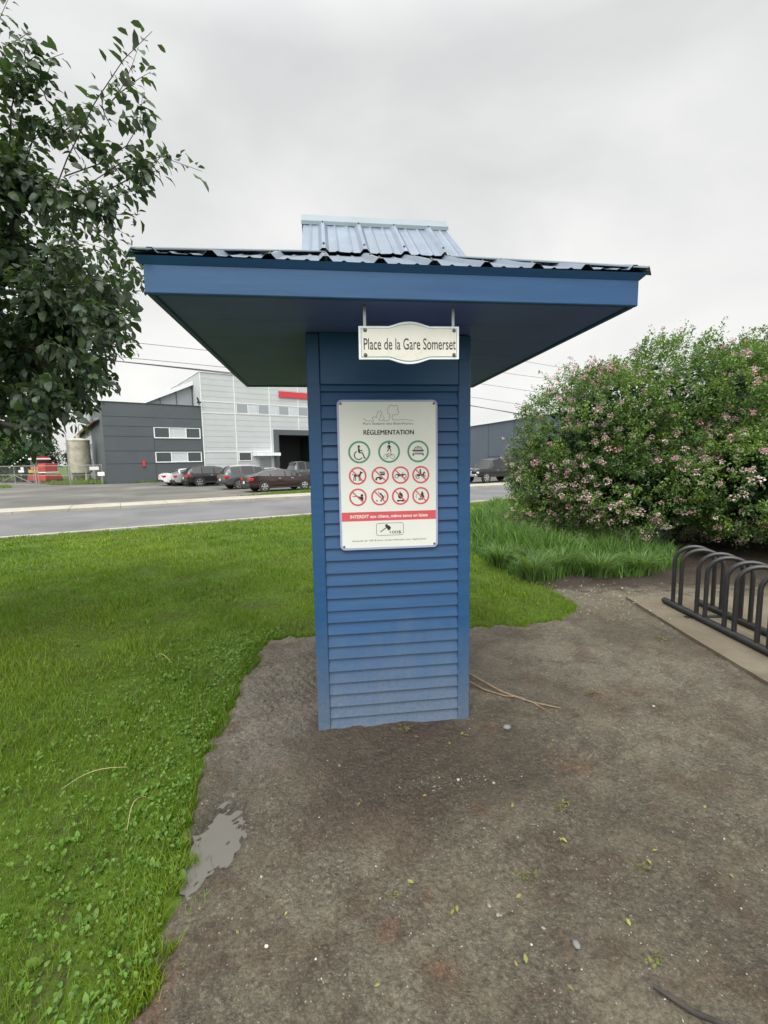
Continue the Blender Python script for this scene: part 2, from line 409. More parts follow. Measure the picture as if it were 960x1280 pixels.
# near concrete edging between lawn and road
ke = MB()
for i in range(-40, 50):
    s0, s1 = i*3.0+.006, i*3.0+2.994
    a = [RD*s0+ND*16.62, RD*s1+ND*16.62, RD*s1+ND*16.84, RD*s0+ND*16.84]
    ke.prism([(p[0],p[1]) for p in a], 'z', -.6, -.375+rnd.uniform(-.004,.004))
o = ke.build('kerb', M['kerb']); tag(o, kind='structure')
strip('parking_lot', 26.9, 75, -.33, M['lot'])

LAWN_MAX = 16.62
def inpoly(x, y, poly):
    x = np.asarray(x); y = np.asarray(y); r = np.zeros(x.shape, bool); n = len(poly)
    for i in range(n):
        x0,y0 = poly[i]; x1,y1 = poly[(i+1)%n]
        c = ((y0 > y) != (y1 > y)); xi = (x1-x0)*(y-y0)/((y1-y0) if y1 != y0 else 1e-9)+x0
        r ^= c & (x < xi)
    return r
def pdist(x, y, poly):
    d = np.full(np.shape(x), 1e9); n = len(poly)
    for i in range(n):
        a = np.array(poly[i]); b = np.array(poly[(i+1)%n]); e = b-a
        t = np.clip(((x-a[0])*e[0]+(y-a[1])*e[1])/(e@e), 0, 1)
        d = np.minimum(d, np.hypot(x-a[0]-t*e[0], y-a[1]-t*e[1]))
    return np.where(inpoly(x,y,poly), d, -d)
DIRT = [(-.60,-5),(-.70,.5),(-.745,1.18),(-.765,1.36),(-.785,1.6),(-.86,1.81),(-.94,2.04),(-.985,2.26),(-1.05,2.62),(-1.065,3.0),(-1.09,3.47),(-1.13,3.85),(-1.07,4.06),(-.92,4.16),(-.66,4.19),(.2,4.27),(.85,4.36),(1.24,4.37),(1.75,4.47),(2.0,4.72),(2.1,5.1),(2.08,5.67),(1.85,6.1),(1.85,6.8),(2.3,8),(3.2,10),(5,12.2),(14,14),(14,-5)]
# smooth pseudo-noise on the plane from summed sines (vectorised)
_ph = rng.uniform(0, 2*pi, (40,)); _an = rng.uniform(0, 2*pi, (40,))
def wob(x, y, f, k=0, n=8):
    r = 0
    for i in range(n):
        a = _an[(i+k)%40]; r = r + np.sin((x*np.cos(a)+y*np.sin(a))*f*(1+.23*i)+_ph[(i*3+k)%40])
    return r/n**.5
def lawnmask(x, y, jit=.035):
    d = pdist(x, y, DIRT) + jit*wob(x,y,9,5)+jit*.7*wob(x,y,27,11)
    return (d < -.004) & (ND[0]*x+ND[1]*y < LAWN_MAX-.02)
xs = np.concatenate([np.arange(-70,-30,2.0), np.arange(-30,-8,.4), np.arange(-8,6,.1), np.arange(6,30,.4), np.arange(30,70,2.0)]); ys = np.concatenate([np.arange(-20,0,1.0), np.arange(0,8,.1), np.arange(8,32,.3), np.arange(32,60,1.0)])
def lz(X,Y): return hgt(X,Y)+.012*wob(X,Y,2.3,2)-.07*np.clip((pdist(X,Y,DIRT)+.0)/.12,0,1)
lawn = gridmesh('lawn', xs, ys, lz, M['lawn'], keep=lambda X,Y,Z: ND[0]*X+ND[1]*Y < LAWN_MAX-.35); tag(lawn, kind='structure')
# bare dirt path
def dz(X,Y):
    d = pdist(X,Y,DIRT) + .035*wob(X,Y,9,5) + .02*wob(X,Y,27,11)
    rut = -.012*np.exp(-((Y-(2.12+.16*X))/.07)**2)*np.clip((X+.3)*2,0,1)*np.clip((2.2-X)*2,0,1)
    rut2 = -.014*np.exp(-((Y-4.4+1.1*(X-.75))/.09)**2)*np.clip((X-.6)*3,0,1)*np.clip((1.35-X)*3,0,1)
    rel = .0050*wob(X,Y,5,3)+.0034*wob(X,Y,21,7)+.0026*wob(X,Y,60,13)+.0022*wob(X,Y,105,21)*np.clip(.6+.6*wob(X,Y,3,30),0,1.6)
    lump = np.clip(1-np.hypot((X+.72)/.4,(Y-3.2)/1.0),0,1)*(.013*wob(X,Y,62,17)+.009*wob(X,Y,120,9))
    bowl = np.exp(-np.hypot((X+.762-.10*(Y-1.82))/.10,(Y-1.82)/.20)**2)
    pud = -.0165*bowl+(.0030*wob(X,Y,48,2)+.0022*wob(X,Y,125,5))*np.clip(bowl*2,0,1)
    rel = rel*(1-.75*np.clip(bowl*1.6,0,1))
    z = .020+hgt(X,Y)*.0+rel+lump+rut+rut2+pud
    return np.where(d > .05, z, z + (d-.05)*.5 - .0)
gx = np.concatenate([np.arange(-1.35,2.6,.016), np.arange(2.6,6,.05), np.arange(6,14,.25)]); gy = np.concatenate([np.arange(-5,.6,.2), np.arange(.6,4.6,.016), np.arange(4.6,7.5,.035), np.arange(7.5,14,.25)])
dirt_o = gridmesh('dirt_path', gx, gy, dz, M['dirt'], keep=lambda X,Y,Z: Z > -.06); tag(dirt_o, kind='structure')
# puddle
pv = []; npd = 40
for k in range(npd):
    th = 2*pi*k/npd; rr = 1+.16*sin(3*th+1)+.10*sin(7*th)+.07*sin(13*th+2)
    pv.append((-.745+.12*rr*cos(th)+.014*sin(th), 1.82+.22*rr*sin(th)))
pud = MB(); pud.add([(p[0],p[1],.0118) for p in pv]+[(-.765,1.815,.0118)], [(k,(k+1)%npd,npd) for k in range(npd)])
tag(pud.build('puddle', M['water']), kind='structure')
# concrete pad under the rack
pad = MB(); pad.prism([(2.72,-2),(2.70,1.0),(2.66,2.5),(2.685,3.9),(2.74,5.12),(3.3,5.09),(5.2,5.0),(5.2,-2)], 'z', -.1, .048)
tag(pad.build('concrete_pad', M['padc']), kind='structure')
# grass verge between pavement and cars, rough grass by the tank
vg = MB(); vg.add([(p[0],p[1],-.322) for p in ((-8.6,26.6),(-7.3,27.35),(-4.2,29.05),(3.5,33.4),(3.0,34.3),(-4.3,31.9),(-6.6,29.6))], [(0,1,2,3,4,5,6)])
tag(vg.build('grass_verge', M['field']), kind='structure')
vg2 = MB(); vg2.add([(p[0],p[1],-.322) for p in ((-37,50),(-33,46),(-28,46.5),(-24,47.6),(-18,51.8),(-18.5,52.6),(-27.6,46.2+1.2),(-34,58),(-38,60))], [(0,1,2,3,4,5,6,7,8)])
tag(vg2.build('rough_grass', M['field']), kind='structure')
vg3 = MB(); vg3.add([(p[0],p[1],-.322) for p in ((-60,30),(-33,41.0),(-34.5,43.0),(-60,46))], [(0,1,2,3)])
tag(vg3.build('grass_bank', M['field']), kind='structure')

# ------------------------------------------------------------------ information kiosk
BA = .1222
kiosk = thing('information_kiosk', 'blue wooden information kiosk with overhanging metal roof standing in the bare dirt', 'kiosk', (-.031, 3.336, 0), BA)
KX = .469; KY = .66; SOF = 2.339
rb = MB(); rb.box(-KX+.03,KX-.03,-KY+.03,KY-.03,.02,SOF); rb.build('inner_wall', M['blue'], kiosk)
for sx_, sy_ in ((-1,-1),(1,-1),(1,1),(-1,1)):
    p = MB()
    x0, x1 = sorted((sx_*KX, sx_*(KX-.074))); y0, y1 = sorted((sy_*KY, sy_*(KY-.03)))
    p.cbox(x0,x1,y0,y1,-.06,SOF-.002,.005)
    x2, x3 = sorted((sx_*KX, sx_*(KX-.03))); y2, y3 = sorted((sy_*(KY-.032), sy_*(KY-.10)))
    p.cbox(x2,x3,y2,y3,-.06,SOF-.002,.004)
    p.build('corner_post', M['blue'], kiosk, 30)
EXP = .0745
def siding(horizontal_len, place):
    m = MB(); n = int(SOF/EXP)+1
    for k in range(n):
        z0 = .014+k*EXP; z1 = min(z0+EXP+.012, SOF-.004)
        if z1-z0 < .02: break
        dz_ = rnd.uniform(-.0022,.0022); tl = rnd.uniform(-.0012,.0012)
        h = horizontal_len/2
        # lapped board: bottom edge stands proud, top tucks under the next; slight bow
        segs = 6; v = []; f = []
        for i in range(segs+1):
            x = -h+2*h*i/segs; w = rnd.uniform(-.0008,.0008)
            for (yy, zz) in ((-.026,z0+dz_+w),(-.0045,z1+dz_+w),(0.0,z1+dz_),(0.0,z0+dz_)):
                v.append((x, yy+tl*(x/h), zz))
        for i in range(segs):
            a = i*4; b_ = a+4
            for q in range(4): f.append((a+q,a+(q+1)%4,b_+(q+1)%4,b_+q))
        f += [(0,1,2,3),(segs*4+3,segs*4+2,segs*4+1,segs*4)]
        m.add([place(p) for p in v], f)
    return m
w_ = 2*(KX-.075); d_ = 2*(KY-.101)
siding(w_, lambda p: (p[0], -KY+.028+p[1], p[2])).build('siding', M['blue'], kiosk)
siding(w_, lambda p: (-p[0], KY-.028-p[1], p[2])).build('siding', M['blue'], kiosk)
siding(d_, lambda p: (-KX+.028+p[1], -p[0], p[2])).build('siding', M['blue'], kiosk)
siding(d_, lambda p: (KX-.028-p[1], p[0], p[2])).build('siding', M['blue'], kiosk)
# plain frieze boards under the soffit hide the top of the siding and posts
for y0, y1 in ((-KY-.008,-KY+.0015),(KY-.0015,KY+.008)):
    fz = MB(); fz.cbox(-KX+.0755,KX-.0755,y0,y1,2.062,SOF+.003,.003); fz.build('frieze_board', M['blue'], kiosk, 30)
# roof: soffit, fascia, ribbed lower hip, upper gablet
RX, RY = 1.093, 1.2275; FZ = 2.462
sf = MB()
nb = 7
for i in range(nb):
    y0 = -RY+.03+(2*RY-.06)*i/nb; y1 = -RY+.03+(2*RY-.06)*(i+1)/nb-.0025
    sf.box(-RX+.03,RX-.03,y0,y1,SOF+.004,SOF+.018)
sf.build('soffit', simple('soffit_bounce_offset_blue', (.09,.125,.37), .55, 0, .12, 3), kiosk)  # soffit blue lightened in the colour itself to offset green bounce from the grass
for (x0,x1,y0,y1) in ((-RX,RX,-RY,-RY+.028),(-RX,RX,RY-.028,RY),(-RX,-RX+.028,-RY+.03,RY-.03),(RX-.028,RX,-RY+.03,RY-.03)):
    fa = MB(); fa.cbox(x0,x1,y0,y1,SOF-.004,FZ,.004); fa.build('fascia', M['blue'], kiosk, 30)
HX, HY = 1.128, 1.247; ZE = 2.462; INS = .72; ZT = 2.785; SL = (ZT-ZE)/INS
def prof(u):
    """height of the ribbed sheet across its width"""
    p = .235; q = (u/p) % 1.0
    a = abs(q-.5)*p
    if a < .010: return .021
    if a < .030: return .021*(.030-a)/.020
    b = min(abs(q-.17),abs(q-.83))*p
    return .006*max(0,1-b/.013)
def breaks(lo, hi):
    p = .235; xs_ = {lo, hi}
    k = int(lo/p)-2
    while k*p < hi+p:
        for q in (.5-.128,.5-.0426,.5+.0426,.5+.128,.17-.055,.17,.17+.055,.83-.055,.83,.83+.055):
            u = (k+q)*p
            if lo < u < hi: xs_.add(u)
        k += 1
    return sorted(xs_)
def sheet(half, run, inset, z0, slope, place, flare=.013, hipcut=True, rise_end=None, n=7):
    m = MB(); us = breaks(-half, half); v = []; f = []
    bump_ = {u: prof(u) for u in us}
    for u in us:
        e = inset if not hipcut else min(inset, half-abs(u))
        for i in range(n+1):
            t = e*i/n
            kick = flare*(abs(u)/half)**2*max(0, 1-t/.25)
            den = .0016*sin(u*37+t*9)*(1 if 0 < i < n else .3)
            v.append(place(u, t, z0+slope*t+bump_[u]+kick+den+.012))
    for a in range(len(us)-1):
        for i in range(n):
            q = a*(n+1)+i; f.append((q,q+n+1,q+n+2,q+1))
    m.add(v, f)
    return m
def rfinish(o):
    md = o.modifiers.new('thick','SOLIDIFY'); md.thickness = .0016; md.offset = -1
    return o
for k_, (half, ymax, pl) in enumerate(((HX,HY,lambda u,t,z:(u,-HY+t,z)),(HX,HY,lambda u,t,z:(-u,HY-t,z)),(HY,HX,lambda u,t,z:(-HX+t,-u,z)),(HY,HX,lambda u,t,z:(HX-t,u,z)))):
    rfinish(sheet(half, ymax, INS, ZE, SL, pl).build('roof_sheet', M['metalroof'], kiosk))
# flared blue flashing from the fascia up to the sheet edge, mitred at the corners
def flring(x,y,z): return [(-x,-y,z),(x,-y,z),(x,y,z),(-x,y,z)]
de = MB(); de.add(flring(RX+.002,RY+.002,FZ-.014)+flring(HX-.004,HY+.003,ZE+.0125)+flring(HX-.008,HY-.001,ZE+.0125)+flring(RX-.004,RY-.004,FZ-.010),
    [(a+k,a+(k+1)%4,b_+(k+1)%4,b_+k) for a,b_ in ((0,4),(4,8),(8,12),(12,0)) for k in range(4)])
de.build('eave_flashing', M['blue'], kiosk)
# upper gablet
GX = .478; GY = HY-INS+.02; GZ0 = ZT-.004; GZ1 = 3.232
def gsheet(sgn):
    m = MB(); us = breaks(-GX, GX); v=[]; f=[]; n=5
    for u in us:
        for i in range(n+1):
            t = i/n; v.append((u*sgn, -sgn*GY*(1-t), GZ0+.03+(GZ1-GZ0-.03)*t+prof(u)+.0015*sin(u*41+t*5)))
    for a in range(len(us)-1):
        for i in range(n): q=a*(n+1)+i; f.append((q,q+n+1,q+n+2,q+1))
    return m.add(v,f)
for s_ in (1,-1): rfinish(gsheet(s_).build('upper_roof_sheet', M['metalroof'], kiosk))
for s_ in (-1,1):
    gw = MB(); gw.prism([(-GY+.04,GZ0-.06),(GY-.04,GZ0-.06),(0,GZ1-.045)], 'x', s_*(GX-.06), s_*(GX-.045)); gw.build('gable_wall', M['blue'], kiosk)
rc = MB()
rc.prism([(-.085,GZ1-.038),(-.085,GZ1-.062),(-.078,GZ1-.058),(0,GZ1+.012),(.078,GZ1-.058),(.085,GZ1-.062),(.085,GZ1-.038),(.012,GZ1+.034),(-.012,GZ1+.034)], 'x', -GX-.012, GX+.012)
rc.build('ridge_cap', M['trim'], kiosk)
for sx_ in (-1,1):
    for sy_ in (-1,1):
        h = MB(); a = Vector((sx_*HX, sy_*HY, ZE+.030)); b_ = Vector((sx_*(HX-INS-.03), sy_*(HY-INS-.03), ZT+.040))
        dr = (b_-a).normalized(); side = Vector((-dr.y*1.0, dr.x, 0)).normalized(); up_ = Vector((0,0,1))
        w = .055
        pts = [a+side*w-up_*.012, a+up_*.008, a-side*w-up_*.012]; pts2 = [p+(b_-a) for p in pts]
        th_ = Vector((0,0,.006))
        h.add([*pts,*pts2,*[p+th_ for p in pts],*[p+th_ for p in pts2]], [(0,1,4,3),(1,2,5,4),(6,9,10,7),(7,10,11,8),(0,3,9,6),(2,8,11,5),(0,6,7,1),(1,7,8,2),(3,4,10,9),(4,5,11,10)])
        h.build('hip_cap', M['trim'], kiosk)
# exposed roofing screws along ribs of both front slopes (one pattern)
def rscrew(x,y,z):
    sc = MB(); sc.lathe([(.007,0),(.007,.004),(.004,.007)], (x,y,z), 'z', 8); sc.build('roof_screw', M['screw'], kiosk)
for u in np.arange(-1.0575, 1.06, .235):
    for t in (.06,.45):
        if t < HX-abs(u)-.05: rscrew(u,-HY+t,ZE+SL*t+.033)
for u in np.arange(-.3525, .36, .235):
    for t in (.12,.85): rscrew(u,-GY*(1-t),GZ0+.03+(GZ1-GZ0-.03)*t+.021)

# ------------------------------------------------------------------ lettering and flat graphics
def text_mesh(body, bold=0, shear=0):
    c = bpy.data.curves.new('lettering','FONT'); c.body = body; c.size = 1; c.offset = bold; c.shear = shear; c.resolution_u = 4
    o = bpy.data.objects.new('lettering', c); COL.objects.link(o)
    dg = bpy.context.evaluated_depsgraph_get(); dg.update()
    me = bpy.data.meshes.new_from_object(o.evaluated_get(dg))
    v = [tuple(p.co) for p in me.vertices]; f = [tuple(p.vertices) for p in me.polygons]
    bpy.data.objects.remove(o); bpy.data.curves.remove(c); bpy.data.meshes.remove(me)
    return v, f
def put_text(mb, body, x0, x1, zc, caph, y, m=0, bold=0, shear=0, asc=.73, rot=0):
    v, f = text_mesh(body, bold, shear)
    xa = min(p[0] for p in v); xb = max(p[0] for p in v); k = (x1-x0)/(xb-xa); s = caph/asc
    P = [(x0+(p[0]-xa)*k, y, zc-caph/2+p[1]*s+rot*((p[0]-xa)*k-(x1-x0)/2)) for p in v]
    mb.add(P, f, m)
class Flat:
    """2D drawing on the plane y = const, unit coordinates scaled by r about (cx, cz)"""
    def __init__(s, mb, cx, cz, r, y): s.mb, s.cx, s.cz, s.r, s.y = mb, cx, cz, r, y
    def P(s, p, l): return (s.cx+p[0]*s.r, s.y-l*.0004, s.cz+p[1]*s.r)
    def poly(s, pts, m=0, l=0): s.mb.add([s.P(p,l) for p in pts], [tuple(range(len(pts)))], m)
    def disk(s, x, z, r, m=0, l=0, n=22, rz=None):
        rz = rz or r; s.poly([(x+r*cos(2*pi*k/n), z+rz*sin(2*pi*k/n)) for k in range(n)], m, l)
    def arc(s, x, z, r, a0, a1, w, m=0, l=0, n=32):
        pa = [(x+r*cos(a0+(a1-a0)*k/n), z+r*sin(a0+(a1-a0)*k/n)) for k in range(n+1)]; s.line(pa, w, m, l)
    def ring(s, x, z, r, w, m=0, l=0, n=40):
        v = []
        for k in range(n):
            for q in (r-w/2, r+w/2): v.append(s.P((x+q*cos(2*pi*k/n), z+q*sin(2*pi*k/n)), l))
        s.mb.add(v, [(2*k,2*k+1,(2*k+3)%(2*n),(2*k+2)%(2*n)) for k in range(n)], m)
    def line(s, pts, w, m=0, l=0):
        v = []; n = len(pts)
        for i, p in enumerate(pts):
            a = pts[max(i-1,0)]; b = pts[min(i+1,n-1)]; dx, dz_ = b[0]-a[0], b[1]-a[1]; L = math.hypot(dx,dz_) or 1
            for q in (-1,1): v.append(s.P((p[0]-q*dz_/L*w/2, p[1]+q*dx/L*w/2), l))
        s.mb.add(v, [(2*i,2*i+1,2*i+3,2*i+2) for i in range(n-1)], m)
def rrect(x0,x1,z0,z1,r,n=5):
    o = []
    for cx,cz,a in ((x1-r,z1-r,0),(x0+r,z1-r,90),(x0+r,z0+r,180),(x1-r,z0+r,270)):
        for k in range(n+1): th = R(a+90*k/n); o.append((cx+r*cos(th), cz+r*sin(th)))
    return o
# regulation sign on the kiosk front
SX0, SX1, SZ0, SZ1 = -.3083, .2683, 1.1203, 1.9766; SY = -KY-.006
reg = thing('regulation_sign', 'white upright park rules sign with green and red pictogram circles on the kiosk siding', 'sign', kiosk.matrix_basis @ Vector((0,0,0)), BA)
reg.location = (-.031,3.336,0)
SW, SH = SX1-SX0, SZ1-SZ0
pb = MB(); pb.prism(rrect(SX0,SX1,SZ0,SZ1,.028), 'y', SY-.004, SY); pb.build('panel_border', M['paneledge'], reg)
pf = MB(); pf.prism(rrect(SX0+.0115,SX1-.0115,SZ0+.0115,SZ1-.0115,.02), 'y', SY-.0052, SY-.0042); pf.build('sign_face', M['panel'], reg)
YF = SY-.0058
def U(u): return SX0+u*SW
def Vv(v): return SZ1-v*SH
bd = MB(); bd.add([(U(.021),YF,Vv(.803)),(U(.979),YF,Vv(.803)),(U(.979),YF,Vv(.742)),(U(.021),YF,Vv(.742))], [(0,1,2,3)]); bd.build('red_band', M['red'], reg)
tx = MB(); put_text(tx, 'INTERDIT aux chiens, même tenus en laisse', U(.105), U(.893), Vv(.772), .019, YF-.0006, 0, .012); tx.build('band_lettering', M['white'], reg)
tx = MB(); put_text(tx, 'RÉGLEMENTATION', U(.255), U(.755), Vv(.212), .027, YF-.0002); put_text(tx, 'RÉGLEMENTATION', U(.2585), U(.7585), Vv(.2105), .027, YF-.0005); tx.build('title_lettering', M['ink'], reg)
tx = MB(); put_text(tx, 'Parc linéaire des Bois-Francs', U(.255), U(.752), Vv(.154), .0135, YF-.0002, 0, .004); tx.build('park_name_lettering', M['inkgrey'], reg)
tx = MB(); put_text(tx, 'Amende de 100 $ pour toute infraction aux règlements', U(.115), U(.875), Vv(.937), .0105, YF-.0002, 0, 0, .25); tx.build('fine_print', M['inkgrey'], reg)
lg = MB(); F = Flat(lg, 0, 0, 1, YF)
def LP(pts): return [(U(a),Vv(b)) for a,b in pts]
def spl(pts, n=6):
    out = []
    for i in range(len(pts)-1):
        p0 = pts[max(i-1,0)]; p1 = pts[i]; p2 = pts[i+1]; p3 = pts[min(i+2,len(pts)-1)]
        for k in range(n):
            t = k/n; out.append(tuple(.5*((2*p1[j])+(-p0[j]+p2[j])*t+(2*p0[j]-5*p1[j]+4*p2[j]-p3[j])*t*t+(-p0[j]+3*p1[j]-3*p2[j]+p3[j])*t**3) for j in (0,1)))
    return out+[pts[-1]]
F.line(LP(spl([(.255,.118),(.285,.135),(.34,.138),(.36,.137),(.345,.120),(.36,.110),(.385,.116),(.39,.098),(.405,.078),(.425,.07),(.44,.085),(.425,.10),(.43,.115),(.41,.125),(.42,.137),(.455,.13),(.46,.112),(.44,.10)])), .0022)
F.line(LP(spl([(.455,.136),(.50,.136),(.515,.12),(.518,.096),(.50,.09),(.502,.074),(.495,.062),(.51,.05),(.52,.036),(.545,.036),(.56,.042),(.585,.036),(.60,.052),(.595,.066),(.61,.078),(.595,.095),(.565,.098),(.545,.10),(.543,.12),(.56,.132),(.66,.13),(.755,.136)])), .0022)
lg.build('park_emblem', M['inkgrey'], reg)
GM = [M['green'], M['ink'], M['palegrey'], M['red']]
def picto(u, v, r, draw, forbidden):
    m = MB(); F = Flat(m, U(u), Vv(v), r, YF)
    draw(F)
    if forbidden: F.ring(0,0,.9,.19,3,0); F.line([(-.62,.62),(.62,-.62)], .13, 3, 3)
    else: F.ring(0,0,.92,.17,0,0)
    m.build('pictogram', GM, reg)
def p_wheelchair(F):
    F.disk(-.04,.5,.12,1); F.line([(-.05,.36),(0,-.06)],.17,1); F.line([(0,-.04),(.3,-.08),(.47,-.55),(.58,-.52)],.11,1,1); F.line([(0,.15),(.3,.13)],.09,1,1)
    F.arc(-.07,-.27,.38,R(115),R(325),.09,1,1)
def p_walkbike(F):
    F.disk(0,.76,.09,1); F.line([(-.02,.62),(.03,.33)],.17,1); F.line([(.03,.36),(-.17,.02)],.08,1,1); F.line([(.03,.36),(.12,.2),(.16,.0)],.08,1,1)
    F.line([(0,.6),(-.16,.45),(-.12,.33)],.06,1,1); F.line([(0,.6),(.14,.45),(.2,.4)],.06,1,1)
    for s in (-1,1): F.ring(s*.3,-.42,.2,.035,1,0,24)
    F.line([(-.3,-.42),(-.12,-.16),(.16,-.16),(-.02,-.42),(-.12,-.16)],.035,1,1); F.line([(-.02,-.42),(-.3,-.42)],.035,1,1); F.line([(.3,-.42),(.16,-.16),(.12,-.08),(.2,-.06)],.035,1,1)
def p_vehicle(F):
    F.poly([(-.38,.12),(.38,.12),(.26,.38),(-.26,.38)],2); F.line([(-.42,.1),(-.27,.4),(.27,.4),(.42,.1)],.05,1,1); F.disk(0,.42,.06,1,1)
    F.poly([(-.58,.12),(.58,.12),(.48,0),(-.48,0)],1,1); F.poly([(-.46,-.04),(.46,-.04),(.46,-.14),(-.46,-.14)],2,1); F.poly([(-.52,-.18),(.52,-.18),(.52,-.27),(-.52,-.27)],1,1)
    F.poly([(-.52,-.27),(-.4,-.27),(-.4,-.38),(-.52,-.38)],1,1); F.poly([(.4,-.27),(.52,-.27),(.52,-.38),(.4,-.38)],1,1)
def p_dog(F):
    F.poly([(-.45,.18),(.28,.15),(.3,-.1),(-.02,-.06),(-.4,-.12)],1); F.poly([(.16,.12),(.3,.5),(.36,.55),(.42,.44),(.6,.4),(.56,.3),(.4,.28),(.34,.05)],1,1)
    for x,dx in ((-.38,-.06),(-.26,.02),(.16,0),(.26,.04)): F.line([(x,0),(x+dx,-.32),(x+dx-.02,-.55)],.09,1,1)
    F.line([(-.42,.15),(-.58,.2),(-.6,.08)],.07,1,1)
def p_motor(F):
    F.poly([(-.1,.42),(.55,.42),(.5,.3),(-.06,.3)],1); F.poly([(0,.24),(.58,.24),(.5,.02),(.06,.02)],1); F.line([(-.02,.26),(.1,.45)],.05,1,1)
    F.disk(-.46,-.42,.12,1); F.disk(.0,-.38,.12,1); F.line([(-.5,-.3),(-.3,-.22),(-.05,-.2),(.2,-.4)],.14,1,1); F.poly([(-.35,-.2),(-.1,-.12),(.05,-.24),(-.2,-.34)],1,1)
def p_atv(F):
    F.ring(-.46,-.14,.19,.07,1); F.ring(.46,-.14,.19,.07,1); F.poly([(-.5,.12),(-.1,.16),(.15,.1),(.52,.14),(.6,.06),(.3,-.02),(.2,-.14),(-.22,-.14),(-.3,0)],1,1); F.line([(.2,.1),(.3,.3),(.18,.32)],.06,1,1)
def p_horse(F):
    F.poly([(-.4,.08),(.2,.06),(.3,.3),(.4,.36),(.56,.18),(.5,.12),(.38,.16),(.36,-.1),(.1,-.12),(-.36,-.16),(-.46,-.04)],1); F.disk(-.06,.56,.09,1,1); F.line([(-.08,.48),(-.02,.1)],.16,1,1); F.line([(-.02,.15),(.14,-.0),(.08,-.2)],.07,1,1)
    for a in (((-.36,-.1),(-.52,-.3),(-.4,-.5)),((-.26,-.1),(-.2,-.36),(-.32,-.46)),((.2,-.08),(.4,-.2),(.36,-.4)),((.28,0),(.52,-.1),(.5,-.28))): F.line(list(a),.07,1,1)
    F.line([(-.42,.05),(-.6,-.05),(-.58,-.25)],.07,1,1)
def p_hunt(F):
    F.line([(-.62,.1),(.1,.08)],.06,1,1); F.disk(.45,.2,.15,1,1); F.poly([(-.1,.1),(.35,.06),(.62,0),(.6,-.42),(.3,-.3),(.0,-.08)],1)
def p_litter(F):
    F.disk(.1,.3,.12,1,1); F.line([(.2,.2),(.38,-.05),(.3,-.3)],.2,1); F.line([(.3,-.3),(.1,-.42),(.12,-.55)],.12,1,1); F.line([(-.1,.62),(-.18,.45),(-.05,.42),(.05,.25)],.06,1,1); F.poly([(-.5,-.5),(-.22,-.5),(-.3,-.38),(-.42,-.38)],1,1); F.line([(.52,.2),(.6,0),(.56,-.2)],.035,1,1)
def p_fire(F):
    F.poly([(-.05,.62),(.08,.3),(.18,.42),(.28,.05),(.2,-.22),(0,-.3),(-.22,-.22),(-.3,.05),(-.16,.3)],1); F.line([(-.38,-.44),(.4,-.58)],.11,1,1); F.line([(.38,-.44),(-.4,-.58)],.11,1,1)
def p_tree(F):
    F.poly([(.15,.6),(.34,.2),(.28,.22),(.46,-.2),(-.12,-.2),(.04,.22),(-.02,.2)],1); F.line([(.16,-.2),(.14,-.5)],.1,1,1); F.poly([(-.3,-.32),(.1,-.28),(-.02,-.48),(-.24,-.46)],1,1); F.line([(-.45,.2),(-.58,-.05),(-.5,-.3)],.05,1,1)
for u, d in ((.210,p_wheelchair),(.507,p_walkbike),(.800,p_vehicle)): picto(u, .341, .063, d, False)
for u, d in ((.189,p_dog),(.414,p_motor),(.619,p_atv),(.826,p_horse)): picto(u, .498, .051, d, True)
for u, d in ((.187,p_hunt),(.407,p_litter),(.616,p_fire),(.824,p_tree)): picto(u, .641, .051, d, True)
fb = MB(); F = Flat(fb, 0,0,1,YF)
o_ = rrect(U(.366),U(.642),Vv(.905),Vv(.822),.012); F.line(o_+[o_[0]], .0022)
F.line([(U(.405),Vv(.882)),(U(.475),Vv(.848))], .0045, 0, 1); F.line([(U(.462),Vv(.832)),(U(.50),Vv(.868))], .015, 0, 1); F.line([(U(.49),Vv(.838)),(U(.512),Vv(.858))],.006,0,1)
put_text(fb, '100$', U(.503), U(.618), Vv(.884), .0175, YF-.0003)
fb.build('fine_box', M['ink'], reg)
for (x,z) in ((SX0+.022,SZ1-.022),(SX1-.022,SZ1-.022),(SX0+.022,SZ0+.022),(SX1-.022,SZ0+.022)):
    s_ = MB(); s_.lathe([(.0065,0),(.0065,-.002),(.003,-.004)], (x,YF,z), 'y', 12); s_.build('screw', M['screw'], reg)

# hanging name sign
hs = thing('hanging_sign', 'small cream name board with arched edges hung under the kiosk eave', 'sign', (-.031,3.336,0), BA)
HYl = -1.13; sxc = .0235
def ogee(w, h, b, n=14):
    """rectangle of half width w, half height h with a swelling of height b on top and bottom"""
    k = .092
    top = [(-w,h),(-k*1.05,h)]
    for i in range(1,n):
        x = -k+2*k*i/n; top.append((x, h+b*cos(x/k*pi/2)**1.0))
    top += [(k*1.05,h),(w,h)]
    return top+[(-x,-z) for x,z in top]
tlt = .012; HZc = 2.1755
def tp(p): return (sxc+p[0], HZc+p[1]+tlt*p[0])
b1 = MB(); b1.prism([tp(p) for p in ogee(.235,.0735,.021)], 'y', HYl-.006, HYl+.006); b1.build('board', M['signedge'], hs)
b2 = MB(); b2.prism([tp(p) for p in ogee(.225,.0645,.020)], 'y', HYl-.0072, HYl-.0062); b2.build('border_line', M['signline'], hs)
b3 = MB(); b3.prism([tp(p) for p in ogee(.2225,.062,.0195)], 'y', HYl-.0084, HYl-.0074); b3.build('sign_face', M['cracked'], hs)
tx = MB(); put_text(tx, 'Place de la Gare Somerset', sxc-.213, sxc+.219, HZc-.004, .053, HYl-.0092, 0, .004, 0, .73, tlt); tx.build('lettering', M['ink'], hs)
